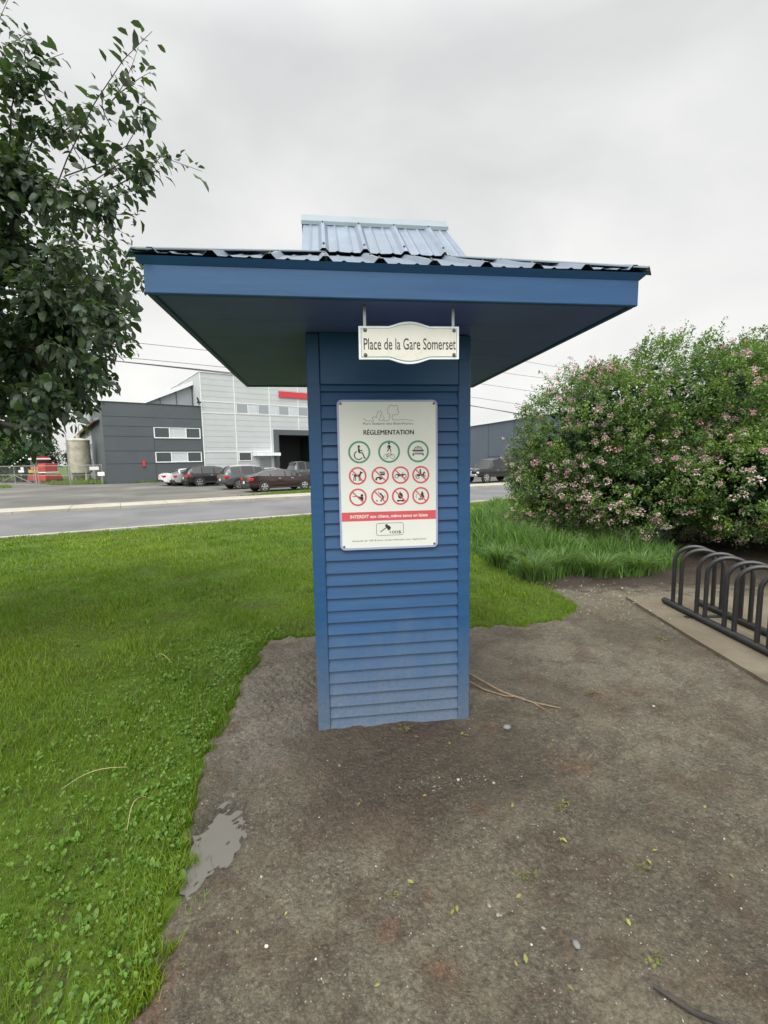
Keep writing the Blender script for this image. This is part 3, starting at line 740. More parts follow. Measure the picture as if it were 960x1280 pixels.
for x in (-.182,.234):
    st = MB(); st.box(x-.0065,x+.0065,HYl+.0065,HYl+.009,HZc-.055,SOF+.003); st.build('strap', M['steel'], hs)
    for z in (HZc+.055, HZc-.055):
        s_ = MB(); s_.lathe([(.0085,0),(.0085,-.002),(.004,-.006)], (x,HYl-.0085,z+tlt*x), 'y', 12); s_.build('bolt', M['screw'], hs)
# ------------------------------------------------------------------ buildings across the road
M['darkclad'] = simple('dark_grey_cladding', (.075,.088,.097), .55, .1, .08, .6)
M['lightclad'] = simple('light_grey_cladding', (.46,.48,.49), .55, .1, .05, .5)
M['midclad'] = simple('grey_seam_cladding', (.27,.29,.31), .55, .1, .1, .7)
M['frame'] = simple('white_window_frame', (.72,.74,.75), .5)
M['spandrel'] = simple('pale_spandrel', (.46,.50,.52), .4)
M['eave'] = simple('rusty_brown_eave', (.13,.085,.06), .8, 0, .3, 3)
M['dark'] = simple('dark_interior', (.022,.026,.03), .7)
M['joint'] = simple('cladding_joint', (.035,.04,.045), .7)
M['ljoint'] = simple('light_joint', (.66,.68,.68), .6)
M['redsign'] = simple('red_sign', (.50,.035,.05), .5)
def glassmat(name, col, rough=.08):
    m, t, b = nt(name); b.inputs['Base Color'].default_value = C4(col); b.inputs['Roughness'].default_value = rough; b.inputs['Specular IOR Level'].default_value = .6
    b.inputs['Coat Weight'].default_value = .3; b.inputs['Coat Roughness'].default_value = .05
    return m
M['glass'] = glassmat('window_glass', (.03,.04,.045)); M['carglass'] = glassmat('car_glass', (.012,.015,.017), .05); M['glassl'] = glassmat('pale_window_glass', (.24,.27,.29), .15)
FA = R(36); FAX = (-27.476, 46.0, 0)
GZ = -.5
office = thing('office_block', 'low dark grey clad office block with two rows of white framed windows', 'building', FAX, FA)
w = MB(); w.box(0,9.41,0,13,GZ,7.72)
w.build('wall', M['darkclad'], office)
p = MB(); p.box(-.06,9.41,-.06,.25,7.722,7.80); p.box(-.06,.2,.252,13,7.722,7.80); p.build('parapet_cap', M['joint'], office)
j = MB()
for z in (1.66,2.95,4.41,5.42,6.36): j.box(.0,9.41,-.012,-.002,z-.025,z+.025)
j.box(4.50,4.55,-.011,-.002,GZ,5.3)
j.build('cladding_joints', M['joint'], office)
def window(parent, x0, x1, z0, z1, y, bays, fr=.10):
    f = MB(); f.box(x0,x1,y-.09,y-.003,z0,z0+fr); f.box(x0,x1,y-.09,y-.003,z1-fr*.6,z1)
    xs_ = [x0]+[b for b in bays]+[x1]
    for k, x in enumerate(xs_):
        a = x if k == 0 else x-fr/2; b_ = x if k == len(xs_)-1 else x+fr/2
        if k == 0: b_ = x+fr
        if k == len(xs_)-1: a = x-fr
        f.box(a,b_,y-.085,y-.003,z0+fr,z1-fr*.6)
    o = f.build('window', M['frame'], parent)
    for k in range(len(xs_)-1):
        a = xs_[k]+fr*.6; b_ = xs_[k+1]-fr*.6
        pn = MB(); pn.box(a,b_,y-.04,y-.004,z0+fr+.002,z1-fr*.6-.002)
        pn.build('pane' if k % 2 == 0 else 'spandrel_panel', M['glass'] if k % 2 == 0 else M['spandrel'], o)
    return o
window(office, 4.53, 9.2, 4.25, 5.38, 0, (6.05,7.70)); window(office, 4.53, 9.2, 1.72, 2.82, 0, (6.10,7.72))
fb_ = MB(); fb_.box(3.28,3.52,-.13,-.002,1.35,1.95); fb_.build('red_alarm_box', M['redsign'], office)
hall = thing('factory_hall', 'tall light grey clad factory hall with white joints and a big open loading door', 'building', FAX, FA)
w = MB()
w.box(9.42,17.62,-.10,30,GZ,11.42); w.box(17.62,24.4,-.10,30,5.46,11.42); w.box(24.4,42,-.10,30,GZ,11.42); w.box(17.62,24.4,6,30,GZ,5.45)
w.build('wall', M['lightclad'], hall)
f = MB(); f.box(17.62,18.28,-.16,.3,GZ,5.44); f.box(18.28,23.8,-.16,.3,4.84,5.44); f.box(23.8,24.39,-.16,.3,GZ,5.44); f.build('door_frame', M['darkclad'], hall)
f = MB(); f.box(18.281,23.799,5.5,5.6,GZ,4.83); f.box(18.0,18.28,.31,5.5,GZ,4.83); f.box(23.8,24.1,.31,5.5,GZ,4.83); f.box(18.281,23.799,.31,5.5,4.835,4.9); f.build('door_opening', M['dark'], hall)
j = MB()
for x in (9.46,13.12,17.28,21.0,25.0,29.0,33.0,37.0): j.box(x-.05,x+.05,-.135,-.102,5.5 if 17.7 < x < 24.3 else GZ,11.4)
for z, a in ((8.33,9.52),(7.10,9.52),(2.86,9.52)):
    for x0, x1 in ((9.52,13.06),(13.18,17.22),(17.34,20.94),(21.06,24.94),(25.06,28.94),(29.06,41.9)):
        if z > 5.5 or x1 < 17.5 or x0 > 24.4: j.box(x0,x1,-.13,-.102,z-.045,z+.045)
j.build('cladding_joints', M['ljoint'], hall)
c_ = MB(); c_.box(9.36,42.05,-.2,.2,11.422,11.52); c_.box(9.36,9.6,.2,30,11.422,11.52); c_.build('parapet_cap', M['frame'], hall)
gr = MB()
for z in np.arange(.2,11.3,.62):
    for x0,x1 in ((9.54,13.04),(13.2,17.2),(24.45,28.9)): gr.box(x0,x1,-.109,-.1015,z-.012,z+.012)
for z in np.arange(5.8,11.3,.62): gr.box(17.36,24.3,-.109,-.1015,z-.012,z+.012)
gr.build('panel_grooves', M['midclad'], hall)
x = 13.28
bays = []
for k in range(18): bays.append((x, x+1.32, k % 1)); x += 2.6
for k in range(8):
    a = 13.28+k*2.56
    fr_ = MB(); fr_.box(a,a+2.5,-.16,-.137,7.16,7.24); fr_.box(a,a+.06,-.16,-.137,7.242,8.2); fr_.box(a+1.30,a+1.36,-.16,-.137,7.242,8.2)
    o = fr_.build('window', M['frame'], hall)
    g_ = MB(); g_.box(a+.062,a+1.298,-.152,-.137,7.244,8.18); g_.build('pane', M['glassl'], o)
    g_ = MB(); g_.box(a+1.362,a+2.5,-.150,-.137,7.244,8.18); g_.build('spandrel_panel', M['spandrel'], o)
o = window(hall, 13.28, 14.80, 1.76, 2.74, -.10, (), .08)
cn = MB(); cn.box(15.0,17.95,-1.3,-.104,2.32,2.68); cn.build('door_canopy', M['frame'], hall)
pd = MB(); pd.box(15.75,17.25,-.15,-.103,GZ,2.05); o = pd.build('door', M['midclad'], hall)
g_ = MB(); g_.box(16.4,17.1,-.17,-.152,.9,1.9); g_.build('pane', M['glassl'], o)
rs = MB(); rs.box(18.5,27.5,-.26,-.14,9.30,10.02); rs.build('red_sign_board', M['redsign'], hall)
lamp = MB(); lamp.box(8.95,9.35,-.55,-.25,8.05,8.2); lamp.box(9.1,9.2,-.4,-.3,7.81,8.05); lamp.tube([(9.15,-.35,8.2),(8.95,-.6,8.6)],.09,8); lamp.build('floodlight', M['dark'], hall)
wing = thing('rear_wing', 'long grey metal workshop wing with brown eave receding behind the dark office block', 'building', FAX, FA)
w = MB(); w.prism([(.12,GZ),(9.4,GZ),(9.4,10.45),(.12,6.3)], 'y', 3.0, 40); w.build('wall', M['midclad'], wing)
w = MB(); w.prism([(-.02,GZ),(.118,GZ),(.118,6.2),(-.02,6.2)], 'y', 13.01, 40); w.build('side_wall', M['midclad'], wing)
r_ = MB(); a = math.atan2(10.45-6.3, 9.28)
r_.prism([(-.55,6.3-.29),(9.40,10.47),(9.40,10.72),(-.55,6.3-.02)], 'y', 2.7, 40.4); r_.build('roof', M['midclad'], wing)
r_ = MB(); r_.prism([(-.62,5.92),(-.5,5.9),(-.5,6.26),(-.62,6.24)], 'y', 2.7, 40.4); r_.prism([(-.499,6.0),(-.03,6.2),(-.03,6.24),(-.499,6.04)], 'y', 2.7, 40.4); r_.build('eave_board', M['eave'], wing)
r_ = MB(); r_.prism([(.35,6.27),(9.40,10.40),(9.40,10.84),(.35,6.72)], 'y', 2.55, 2.69); r_.build('rake_trim', M['frame'], wing)
for (z0,z1,n,y0) in ((4.15,5.15,9,13.6),(2.3,3.5,5,15.5)):
    for k in range(n):
        y = y0+k*2.2
        wn_ = MB(); wn_.box(-.09,-.022,y,y+1.6,z0,z1); o = wn_.build('window', M['frame'], wing)
        g_ = MB(); g_.box(-.11,-.092,y+.12,y+1.48,z0+.12,z1-.12); g_.build('pane', M['glassl'], o)
for y in np.arange(13.6,40,2.2):
    sm = MB(); sm.box(-.05,-.021,y-.3,y-.23,GZ,5.9); sm.build('wall_seam', M['joint'], wing)
for x in np.arange(.8,9.4,1.7):
    sm = MB(); sm.box(x,x+.05,2.93,2.998,7.3,6.25+x*.447); sm.build('wall_seam', M['joint'], wing)
# pale shed further back, grey stack, dark hall on the right
shed = thing('distant_shed', 'small pale gabled shed far behind the beige silo', 'building', (-46.5,74,0), R(28))
w = MB(); w.prism([(-3.2,GZ),(3.2,GZ),(3.2,3.4),(0,5.6),(-3.2,3.4)], 'y', 0, 12); w.build('wall', M['midclad'], shed)
r_ = MB(); r_.prism([(-3.6,3.15),(0,5.62),(3.6,3.15),(3.6,3.35),(0,5.85),(-3.6,3.35)], 'y', -.3, 12.3); r_.build('roof', M['lightclad'], shed)
w = MB(); w.box(-1.4,1.4,-.06,-.003,GZ,2.4); w.build('door', M['frame'], shed)
stack = thing('steel_stack', 'tall grey steel stack rising behind the workshop wing', 'chimney', (-43.8,70,0))
w = MB(); w.lathe([(.42,GZ),(.42,11.4),(.40,11.4),(.40,11.9)], n=16); w.build('flue', M['steel'], stack, 40)
for zb_ in (10.9,6.0):
    w = MB(); w.lathe([(.43,zb_),(.5,zb_),(.5,zb_+.1),(.43,zb_+.1)], n=16); w.build('band', M['steel'], stack)
ware = thing('dark_warehouse', 'dark blue grey warehouse with pale roof edge behind the black pickup truck', 'building', (10.31,55,0), math.atan2(-9.4,2.95))
w = MB(); w.box(-.0,18,.0,22,GZ,5.35); w.build('wall', simple('blue_grey_cladding', (.085,.105,.135), .5, .1, .06, .6), ware)
w = MB(); w.box(-.15,18.2,-.18,22.2,5.352,5.72); w.build('roof_edge', M['frame'], ware)
w = MB(); w.box(4.1,4.16,-.012,-.002,GZ,5.3); w.box(4.2,17.9,-.012,-.002,1.75,1.81); w.box(4.2,17.9,-.012,-.002,.7,.74); w.box(9,9.06,-.011,-.002,1.9,5.3); w.build('cladding_joints', M['joint'], ware)

# ------------------------------------------------------------------ silo, fence, machine
tank = thing('silo_tank', 'tall beige cylindrical silo on short legs beside the workshop wing', 'tank', (-34.1,52.3,0), .3)
M['tankp'] = simple('stained_beige_paint', (.36,.34,.27), .7, 0, .3, 1.6)
w = MB(); w.lathe([(.35,.1),(.95,.72),(1.10,.75),(1.10,4.22),(1.13,4.24),(1.13,4.36),(.5,4.55),(.2,4.6),(.2,4.95)], n=28); w.build('shell', M['tankp'], tank, 35)
for k in range(4):
    th = pi/4+k*pi/2; l = MB(); x, y = .98*cos(th), .98*sin(th); l.box(x-.09,x+.09,y-.09,y+.09,-.5,1.2); l.build('leg', M['tankp'], tank)
l = MB(); l.tube([(.15,0,4.9),(.15,0,6.0),(.35,0,6.2),(.7,0,6.1),(.8,0,5.9)],.045,6); l.build('vent_pipe', M['steel'], tank)
l = MB(); 
for s_ in (-.2,.2): l.tube([(-.9,-.85+s_*.3,-.4),(-.9,-.85+s_*.3,4.9)] ,.025,5)
for z in np.arange(0,4.6,.4): l.tube([(-.9,-.91,z),(-.9,-.79,z)],.018,4)
l.build('ladder', M['steel'], tank)
M['galv'] = simple('galvanised_pipe', (.29,.30,.27), .6, .3, .2, 4)
def mesh_panel(mb, x0, x1, z0, z1, st=.17, r=.006):
    L = x1-x0; H_ = z1-z0
    for k in range(int((L+H_)/st)+1):
        s = k*st
        a = (x0+s, z0) if s <= L else (x1, z0+s-L); b_ = (x0, z0+s) if s <= H_ else (x0+s-H_, z1)
        if abs(a[0]-b_[0]) < .02: continue
        for fl in (0,1):
            pa = a if not fl else (x0+x1-a[0], a[1]); pb_ = b_ if not fl else (x0+x1-b_[0], b_[1])
            mb.tube([(pa[0],.012*(fl*2-1),pa[1]),(pb_[0],.012*(fl*2-1),pb_[1])], r, 3, cap=False)
gate = thing('chain_link_gate', 'wide galvanised chain link gate with a mid rail and diagonal braces', 'gate', (-41.5,48.0,-.33), math.atan2(-3.0,7.6))
GL = 8.1
fr_ = MB()
for z in (.12,1.05,1.92): fr_.tube([(0,0,z),(GL,0,z)],.035,6)
for x in (0,2.4,5.2,GL): fr_.tube([(x,0,.1),(x,0,1.94)],.035,6)
fr_.tube([(5.2,0,1.0),(GL,0,.15)],.025,6); fr_.tube([(5.2,0,1.0),(2.4,0,.15)],.025,6)
fr_.build('gate_frame', M['galv'], gate)
mp_ = MB(); mesh_panel(mp_, .03, GL-.03, .15, 1.9, .2); mp_.build('mesh_panel', M['galv'], gate)
for (x0,x1,z0,z1) in ((6.35,6.75,1.56,1.80),(5.95,6.8,1.30,1.52)):
    s_ = MB(); s_.box(x0,x1,-.06,-.04,z0,z1); s_.build('white_plate', M['frame'], gate)
fence = thing('chain_link_fence', 'galvanised chain link fence with thin posts in front of the red machine', 'fence', (-33.75,45.0,-.33), math.atan2(1.4,5.6))
FL = 5.8
for x in (0,.22,2.9,FL):
    p = MB(); h_ = 2.25 if x == 0 else 1.98; p.tube([(x,0,-.1),(x,0,h_)], .07 if x == 0 else .04, 8); p.build('post', M['galv'], fence)
p = MB(); p.tube([(.22,0,1.9),(FL,0,1.9)],.028,6); p.tube([(.22,0,.95),(FL,0,.95)],.022,6); p.build('rail', M['galv'], fence)
mp_ = MB(); mesh_panel(mp_, .25, FL, .1, 1.88, .2); mp_.build('mesh_panel', M['galv'], fence)
for (x,y,z,wd,hh,lab) in ((-29.2,46.9,1.25,.42,.34,'white notice plate on a thin post beside the dark office block corner'),(-27.85,45.75,.70,.30,.38,'small white notice plate low beside the dark office block corner')):
    t_ = thing('notice_plate', lab, 'sign', (x,y,-.33), .3)
    p = MB(); p.tube([(0,.03,-.1),(0,.03,z+.3)],.03,6); p.build('post', M['galv'], t_)
    p = MB(); p.box(-wd,wd,-.03,-.005,z+.33-hh/2,z+.33+hh/2); p.build('plate', M['frame'], t_)
tr = thing('red_machine', 'red and orange yard machine with a small cab behind the chain link fence', 'machine', (-37.6,51.6,-.33), R(-20))
M['mred'] = simple('machine_red', (.42,.03,.03), .5, 0, .2, 2); M['morange'] = simple('machine_orange', (.60,.13,.02), .5, 0, .15, 2); M['myellow'] = simple('machine_yellow', (.50,.34,.05), .5, 0, .15, 2)
p = MB(); p.cbox(-1.35,1.35,-.9,.9,.35,.95,.06); p.cbox(-1.4,-.2,-1.0,-.91,.3,.85,.02); p.cbox(.1,1.45,-1.0,-.91,.3,.85,.02); p.build('chassis', M['mred'], tr)
p = MB(); p.cbox(-1.2,.1,-.75,.75,1.5,1.8,.05); p.build('orange_hood', M['morange'], tr)
p = MB(); p.cbox(-1.75,-.0,-.7,.7,1.12,1.48,.05); p.build('yellow_side', M['myellow'], tr)
p = MB(); p.cbox(.0,1.2,-.8,.6,1.25,2.15,.08); p.box(.2,1.0,-.82,-.802,1.6,1.75); p.build('engine_cover', M['mred'], tr)
p = MB(); p.cbox(.0,1.3,-.82,.62,1.12,1.24,.02); p.build('white_stripe', M['frame'], tr)
p = MB(); p.cbox(-1.3,-.15,-.7,.7,1.81,2.55,.05); p.build('cab_glass', M['glass'], tr)
p = MB(); p.cbox(-1.4,.0,-.8,.8,2.56,2.74,.05); p.build('cab_roof', M['frame'], tr)
p = MB(); p.cbox(-1.3,-.1,-.7,.7,2.745,2.9,.05); p.build('roof_panel', M['mred'], tr)
M['rubber'] = simple('rubber', (.02,.02,.02), .85)
for x in (-.9,.9):
    for y in (-.85,.85):
        p = MB(); p.lathe([(.2,-.14),(.38,-.14),(.42,-.08),(.42,.08),(.38,.14),(.2,.14)], (x,y,.42), 'y', 18); p.build('wheel', M['rubber'], tr, 40)

# ------------------------------------------------------------------ vehicles
M['chrome'] = simple('alloy', (.55,.56,.57), .25, .8, .1, 10)
M['tail'] = simple('tail_lamp', (.42,.015,.02), .25, 0, .2, 9); M['lamp'] = simple('headlamp', (.62,.63,.63), .12, .2, .1, 9)
M['plastic'] = simple('black_plastic', (.022,.022,.023), .6)
M['plate'] = simple('number_plate', (.62,.63,.66), .5)
def carpaint(name, col, metal=.3):
    m, t, b = nt(name); f = noise_node(t, 3, 4, .6, objvec(t, True))
    t.links.new(ramp(t, f, [(.3,tuple(x*.92 for x in col)),(.7,tuple(min(1,x*1.08) for x in col))]), b.inputs['Base Color'])
    b.inputs['Roughness'].default_value = .32; b.inputs['Metallic'].default_value = metal; b.inputs['Coat Weight'].default_value = .7; b.inputs['Coat Roughness'].default_value = .06
    return m
SEDAN = dict(L=4.85, wb=2.85, wr=.335, tread=.78, st=[
    (-2.42,.42,.80,.70,0,0),(-2.36,.30,.98,.84,0,0),(-2.05,.24,1.06,.90,0,0),(-1.72,.24,1.07,.915,1.085,.66),(-1.02,.22,1.03,.92,1.36,.60),(-.92,.22,1.02,.92,1.385,.595),(-.55,.22,1.01,.92,1.44,.59),(.02,.22,.99,.92,1.455,.585),(.10,.22,.985,.92,1.453,.585),(.48,.22,.975,.92,1.40,.59),(.58,.22,.97,.92,1.375,.60),(1.22,.23,.96,.91,.985,.70),(1.8,.25,.90,.90,0,0),(2.2,.28,.80,.86,0,0),(2.40,.38,.66,.74,0,0)],
    side=[3,5,6,8,10], ws=[3,4,9,10], roof=None)
SUV = dict(L=4.7, wb=2.72, wr=.365, tread=.79, st=[
    (-2.36,.50,.85,.78,0,0),(-2.30,.36,1.06,.88,1.08,.74),(-2.10,.30,1.10,.92,1.40,.66),(-1.86,.28,1.10,.93,1.62,.63),(-1.16,.28,1.09,.93,1.68,.63),(-1.06,.28,1.09,.93,1.685,.63),(-.16,.28,1.07,.93,1.68,.63),(-.06,.28,1.07,.93,1.675,.63),(.52,.28,1.05,.93,1.58,.63),(.62,.28,1.05,.93,1.55,.64),(1.18,.28,1.03,.92,1.07,.72),(1.7,.30,.99,.91,0,0),(2.12,.33,.90,.88,0,0),(2.34,.42,.72,.78,0,0)],
    side=[3,5,7,9], ws=[1,2,8,9], roof=None)
PICK = dict(L=5.8, wb=3.65, wr=.40, tread=.84, st=[
    (-2.92,.60,1.12,.92,0,0),(-2.86,.52,1.16,.98,0,0),(-.98,.48,1.16,1.0,0,0),(-.88,.46,1.16,1.0,1.50,.78),(-.78,.46,1.15,1.0,1.86,.74),(-.62,.46,1.15,1.0,1.91,.73),(.12,.46,1.14,1.0,1.93,.73),(.22,.46,1.14,1.0,1.925,.73),(.78,.46,1.13,1.0,1.86,.73),(.88,.46,1.13,1.0,1.83,.74),(1.45,.46,1.12,.99,1.20,.80),(2.3,.48,1.12,.98,0,0),(2.78,.50,1.06,.95,0,0),(2.90,.58,.92,.90,0,0)],
    side=[5,7,9], ws=[3,9], roof=None)
def make_car(spec, label, cat, loc, heading, paint, name='parked_car', trimdark=True, silver_bumper=False, group='cars parked in the lot across the road'):
    t = thing(name, label, cat, (loc[0],loc[1],loc[2]), heading, group)
    st = spec['st']; V = []; W_ = 13
    for (x,zl,zs,hw,zr,rw) in st:
        if zr <= 0: zr = zs+.03; rw = hw*.80
        half = [(0,zl),(hw*.82,zl),(hw*.97,zl+.10),(hw,(zl+zs)*.52),(hw*.965,zs),(rw,zr-.03),(rw*.72,zr),(0,zr+.025)]
        ring = half+[(-y,z) for y,z in half[-2:0:-1]]
        V += [(x,y,z) for y,z in ring]
    n = 14
    bodyf = []; glf = []; wsf = []
    for i in range(len(st)-1):
        for k in range(n):
            f = (i*n+k, i*n+(k+1)%n, (i+1)*n+(k+1)%n, (i+1)*n+k)
            if i in spec['side'] and k in (4,9): glf.append(f)
            elif i in spec['ws'] and k in (5,6,7,8): wsf.append(f)
            else: bodyf.append(f)
    bodyf += [tuple(reversed(range(n))), tuple(range((len(st)-1)*n, len(st)*n))]
    def sub(fs):
        m = MB(); ids = sorted({i for f in fs for i in f}); mp = {a:b for b,a in enumerate(ids)}
        m.add([V[i] for i in ids], [tuple(mp[i] for i in f) for f in fs]); return m
    sub(bodyf).build('body', paint, t, 38)
    sub(glf).build('side_windows', M['carglass'], t, 30); sub(wsf).build('windscreen', M['carglass'], t, 30)
    hw = max(s[3] for s in st); wb = spec['wb']; wr = spec['wr']
    for x in (-wb/2, wb/2):
        for s in (-1,1):
            a = MB(); y = s*(hw+.004)
            a.lathe([(wr*.8,-.02),(wr*1.15,-.02),(wr*1.17,.0),(wr*.8,.002)] if s > 0 else [(wr*.8,.02),(wr*1.15,.02),(wr*1.17,0),(wr*.8,-.002)], (x,y,wr+.03), 'y', 26); a.build('wheel_arch', M['plastic'], t)
            wy = s*(hw-.10)
            w = MB(); w.lathe([(wr*.62,-.11),(wr*.94,-.11),(wr,-.06),(wr,.06),(wr*.94,.11+.006),(wr*.62,.115)] , (x,wy,wr), 'y', 26); o = w.build('wheel', M['rubber'], t, 40)
            r_ = MB(); yo = wy+s*.10
            r_.lathe([(wr*.68,0),(wr*.68,s*.022),(wr*.60,s*.024),(wr*.58,s*.006),(.02,s*.006)], (x,yo,wr), 'y', 24)
            for q in range(5):
                th = q*2*pi/5+.3; c_, s__ = cos(th), sin(th); b0, b1 = .03, .05
                P = [(x+c_*.03-s__*b0,yo+s*.03,wr+s__*.03+c_*b0),(x+c_*.03+s__*b0,yo+s*.03,wr+s__*.03-c_*b0),(x+c_*wr*.62+s__*b1,yo+s*.024,wr+s__*wr*.62-c_*b1),(x+c_*wr*.62-s__*b1,yo+s*.024,wr+s__*wr*.62+c_*b1)]
                r_.add(P+[(p[0],yo+s*.008,p[2]) for p in P], [(0,1,2,3),(0,1,5,4),(1,2,6,5),(2,3,7,6),(3,0,4,7)])
            ro = r_.build('rim', M['chrome'], o)
            d_ = MB(); d_.lathe([(wr*.57,0),(wr*.57,s*.002),(.02,s*.002)], (x,yo+s*.0065,wr), 'y', 24); d_.build('brake_well', M['plastic'], o)
    xr = st[1][0]; xf = st[-2][0]; zt = st[1][2]; pk = spec is PICK
    for s in (-1,1):
        l = MB(); zz = (st[1][1]+st[1][2])*.5+.19 if not pk else .9
        l.cbox(xr-.05,xr+.30,*sorted((s*(st[1][3]+.012+.02), s*(st[1][3]*.52))),zz-.09,zz+.10,.03); l.build('tail_light', M['tail'], t)
        l = MB(); zz = st[-2][1]*.35+st[-2][2]*.62; l.cbox(xf-.20,xf+.045,*sorted((s*(st[-2][3]+.012), s*(st[-2][3]*.55))),zz-.08,zz+.08,.03); l.build('headlight', M['lamp'], t)
        mi = MB(); xm = st[spec['ws'][-1]][0]+.25; zm = st[spec['ws'][-1]][2]+.10; mi.cbox(xm-.08,xm+.08,*sorted((s*(hw+.02),s*(hw+.19))),zm-.06,zm+.09,.03); mi.build('mirror', M['plastic'] if trimdark else paint, t)
        h_ = MB()
        for xi in (-.35,.55): h_.cbox(xi-.10,xi+.10,*sorted((s*(hw*.985),s*(hw+.02))),st[6][2]-.17,st[6][2]-.13,.008)
        h_.build('door_handle', M['chrome'], t)
        sk = MB(); sk.box(-wb/2+wr*1.2,wb/2-wr*1.2,*sorted((s*(hw*.90),s*(hw+.008))),st[6][1]+.02,st[6][1]+.12); sk.build('sill_trim', M['plastic'], t)
    b_ = MB(); b_.cbox(st[0][0]-.06,xr+.12,-st[1][3]*.98,st[1][3]*.98,st[1][1]+.05,st[1][1]+.24,.04); b_.build('rear_bumper', M['chrome'] if silver_bumper else M['plastic'], t)
    b_ = MB(); b_.cbox(xf-.1,st[-1][0]+.05,-st[-2][3]*.97,st[-2][3]*.97,st[-2][1]+.02,st[-2][1]+.22,.04); b_.build('front_bumper', M['chrome'] if silver_bumper else M['plastic'], t)
    g_ = MB(); zg = st[-2][1]*.4+st[-2][2]*.6; g_.cbox(st[-1][0]-.08,st[-1][0]+.04,-st[-1][3]*.5,st[-1][3]*.5,zg-.12,zg+.10,.02); g_.build('grille', M['chrome'] if silver_bumper else M['plastic'], t)
    p_ = MB(); p_.box(st[0][0]-.075,st[0][0]-.055,-.16,.16,st[0][1]+.13,st[0][1]+.29); p_.build('number_plate', M['plate'], t)
    return t
def place_from_wheel(spec, wheel, h, front=False):
    hw = max(s[3] for s in spec['st']); lx = (1 if front else -1)*spec['wb']/2; ly = -(hw-.05)
    return (wheel[0]-(cos(h)*lx-sin(h)*ly), wheel[1]-(sin(h)*lx+cos(h)*ly), -.33)
def car(spec, wheel, hdeg, label, cat, paint, front=False, **kw):
    h = R(hdeg); return make_car(spec, label, cat, place_from_wheel(spec, wheel, h, front), h, paint, **kw)
red_p = carpaint('maroon_paint', (.026,.010,.010)); blk = carpaint('black_paint', (.012,.013,.015)); gry = carpaint('graphite_paint', (.085,.09,.095)); wht = carpaint('white_paint', (.68,.68,.67), 0); slv = carpaint('silver_paint', (.36,.37,.38))
car(SEDAN, (-7.76,30.1), 35, 'dark maroon sedan with red tail lamps parked nearest the pavement by the kiosk post', 'car', red_p)
car(SUV, (-10.55,33.7), 37, 'graphite grey hatchback sport utility parked directly behind the maroon sedan', 'car', gry)
car(SUV, (-15.3,38.5), 36, 'black sport utility with bright alloy wheels parked between white sedan and grey one', 'car', blk)
car(SEDAN, (-18.3,40.6), 38, 'white sedan parked against the dark office wall, leftmost of the row', 'car', wht)
car(SUV, (-12.6,40.2), 37, 'white sport utility with only its roof showing above the grey hatchback', 'car', wht)
car(SEDAN, (-17.05,40.0), 38, 'silver car tucked between the white sedan and the black sport utility', 'car', slv)
car(PICK, (-9.2,44.5), 37, 'dark pickup truck standing at the open loading door of the light hall', 'truck', gry, name='pickup_truck')
car(SEDAN, (-10.0,37.4), 36, 'grey car mostly hidden behind the roof of the maroon sedan', 'car', slv)
# black pickup facing left on the right hand side
h = R(180+33); hw = 1.0; pw = (8.15,36.7)
lx, ly = PICK['wb']/2, .95
make_car(PICK, 'black pickup truck facing left in front of the dark warehouse', 'truck', (pw[0]-(cos(h)*lx-sin(h)*ly), pw[1]-(sin(h)*lx+cos(h)*ly), -.33), h, blk, name='pickup_truck', silver_bumper=True)
car(SEDAN, (7.1,43.5), 30, 'white car half hidden behind the black pickup truck', 'car', wht, front=True)

# ------------------------------------------------------------------ overhead wires (catenaries along the far side of the road)
M['wire'] = simple('cable', (.10,.10,.105), .6)
M['pole'] = simple('pole_timber', (.13,.10,.075), .9, 0, .3, 4)
WC = [(.002,-.154,11.395,.016),(.003,-.182,10.448,.016),(-.001,-.007,7.368,.016),(-.001,-.012,6.648,.016),(-.002,-.019,6.446,.028),(-.001,-.033,6.451,.022)]
WC = [(.0022,-.157,11.40,.014),(.0030,-.182,10.45,.014),(-.0008,-.004,7.35,.014),(-.0011,-.010,6.63,.014),(-.0016,-.017,6.43,.026),(-.0010,-.031,6.43,.022)]
names = ['topmost thin overhead wire crossing the sky behind the kiosk roof','second highest thin overhead wire crossing the sky behind the kiosk roof','thin overhead wire at mid height sloping down behind the kiosk','thin overhead wire just above the thick cable','thick dark overhead cable across the sky left and right of the kiosk','lowest overhead cable hanging just below the thick one']
for (a,b_,c_,r_), lb in zip(WC, names):
    m = MB(); pts = []
    for s in np.linspace(-14, 48, 40):
        q = RD*s+ND*25.5; z = a*s*s+b_*s+c_; pts.append((q[0],q[1],z))
    m.tube(pts, r_, 5); tag(m.build('overhead_wire', M['wire']), lb, 'cable', 'overhead wires along the road')
for s, lb in ((-14.0,'timber utility pole beyond the left tree carrying the wires'),(48.0,'timber utility pole far right behind the flowering shrub carrying the wires')):
    q = RD*s+ND*25.6
    t_ = thing('utility_pole', lb, 'pole', (q[0],q[1],-.4), math.atan2(RD[1],RD[0]), 'utility poles')
    m = MB(); zt = max(a*s*s+b_*s+c_ for a,b_,c_,_ in WC)+.9; m.tube([(0,0,-.4),(0,0,zt)],[.17,.12],12); m.build('post', M['pole'], t_)
    m = MB(); m.box(-.06,.06,-1.1,1.1,zt-.75,zt-.62); m.build('crossarm', M['pole'], t_)
bd = thing('beaded_cable', 'thin sloping cable strung with small white beads in front of the far trees', 'cable', (0,0,0))
m = MB(); P0 = Vector((-42.0,52.0,1.35)); P1 = Vector((-33.5,47.0,4.8))
m.tube([P0+(P1-P0)*k/12-Vector((0,0,.25*sin(pi*k/12))) for k in range(13)], .01, 4); m.build('cord', M['wire'], bd)
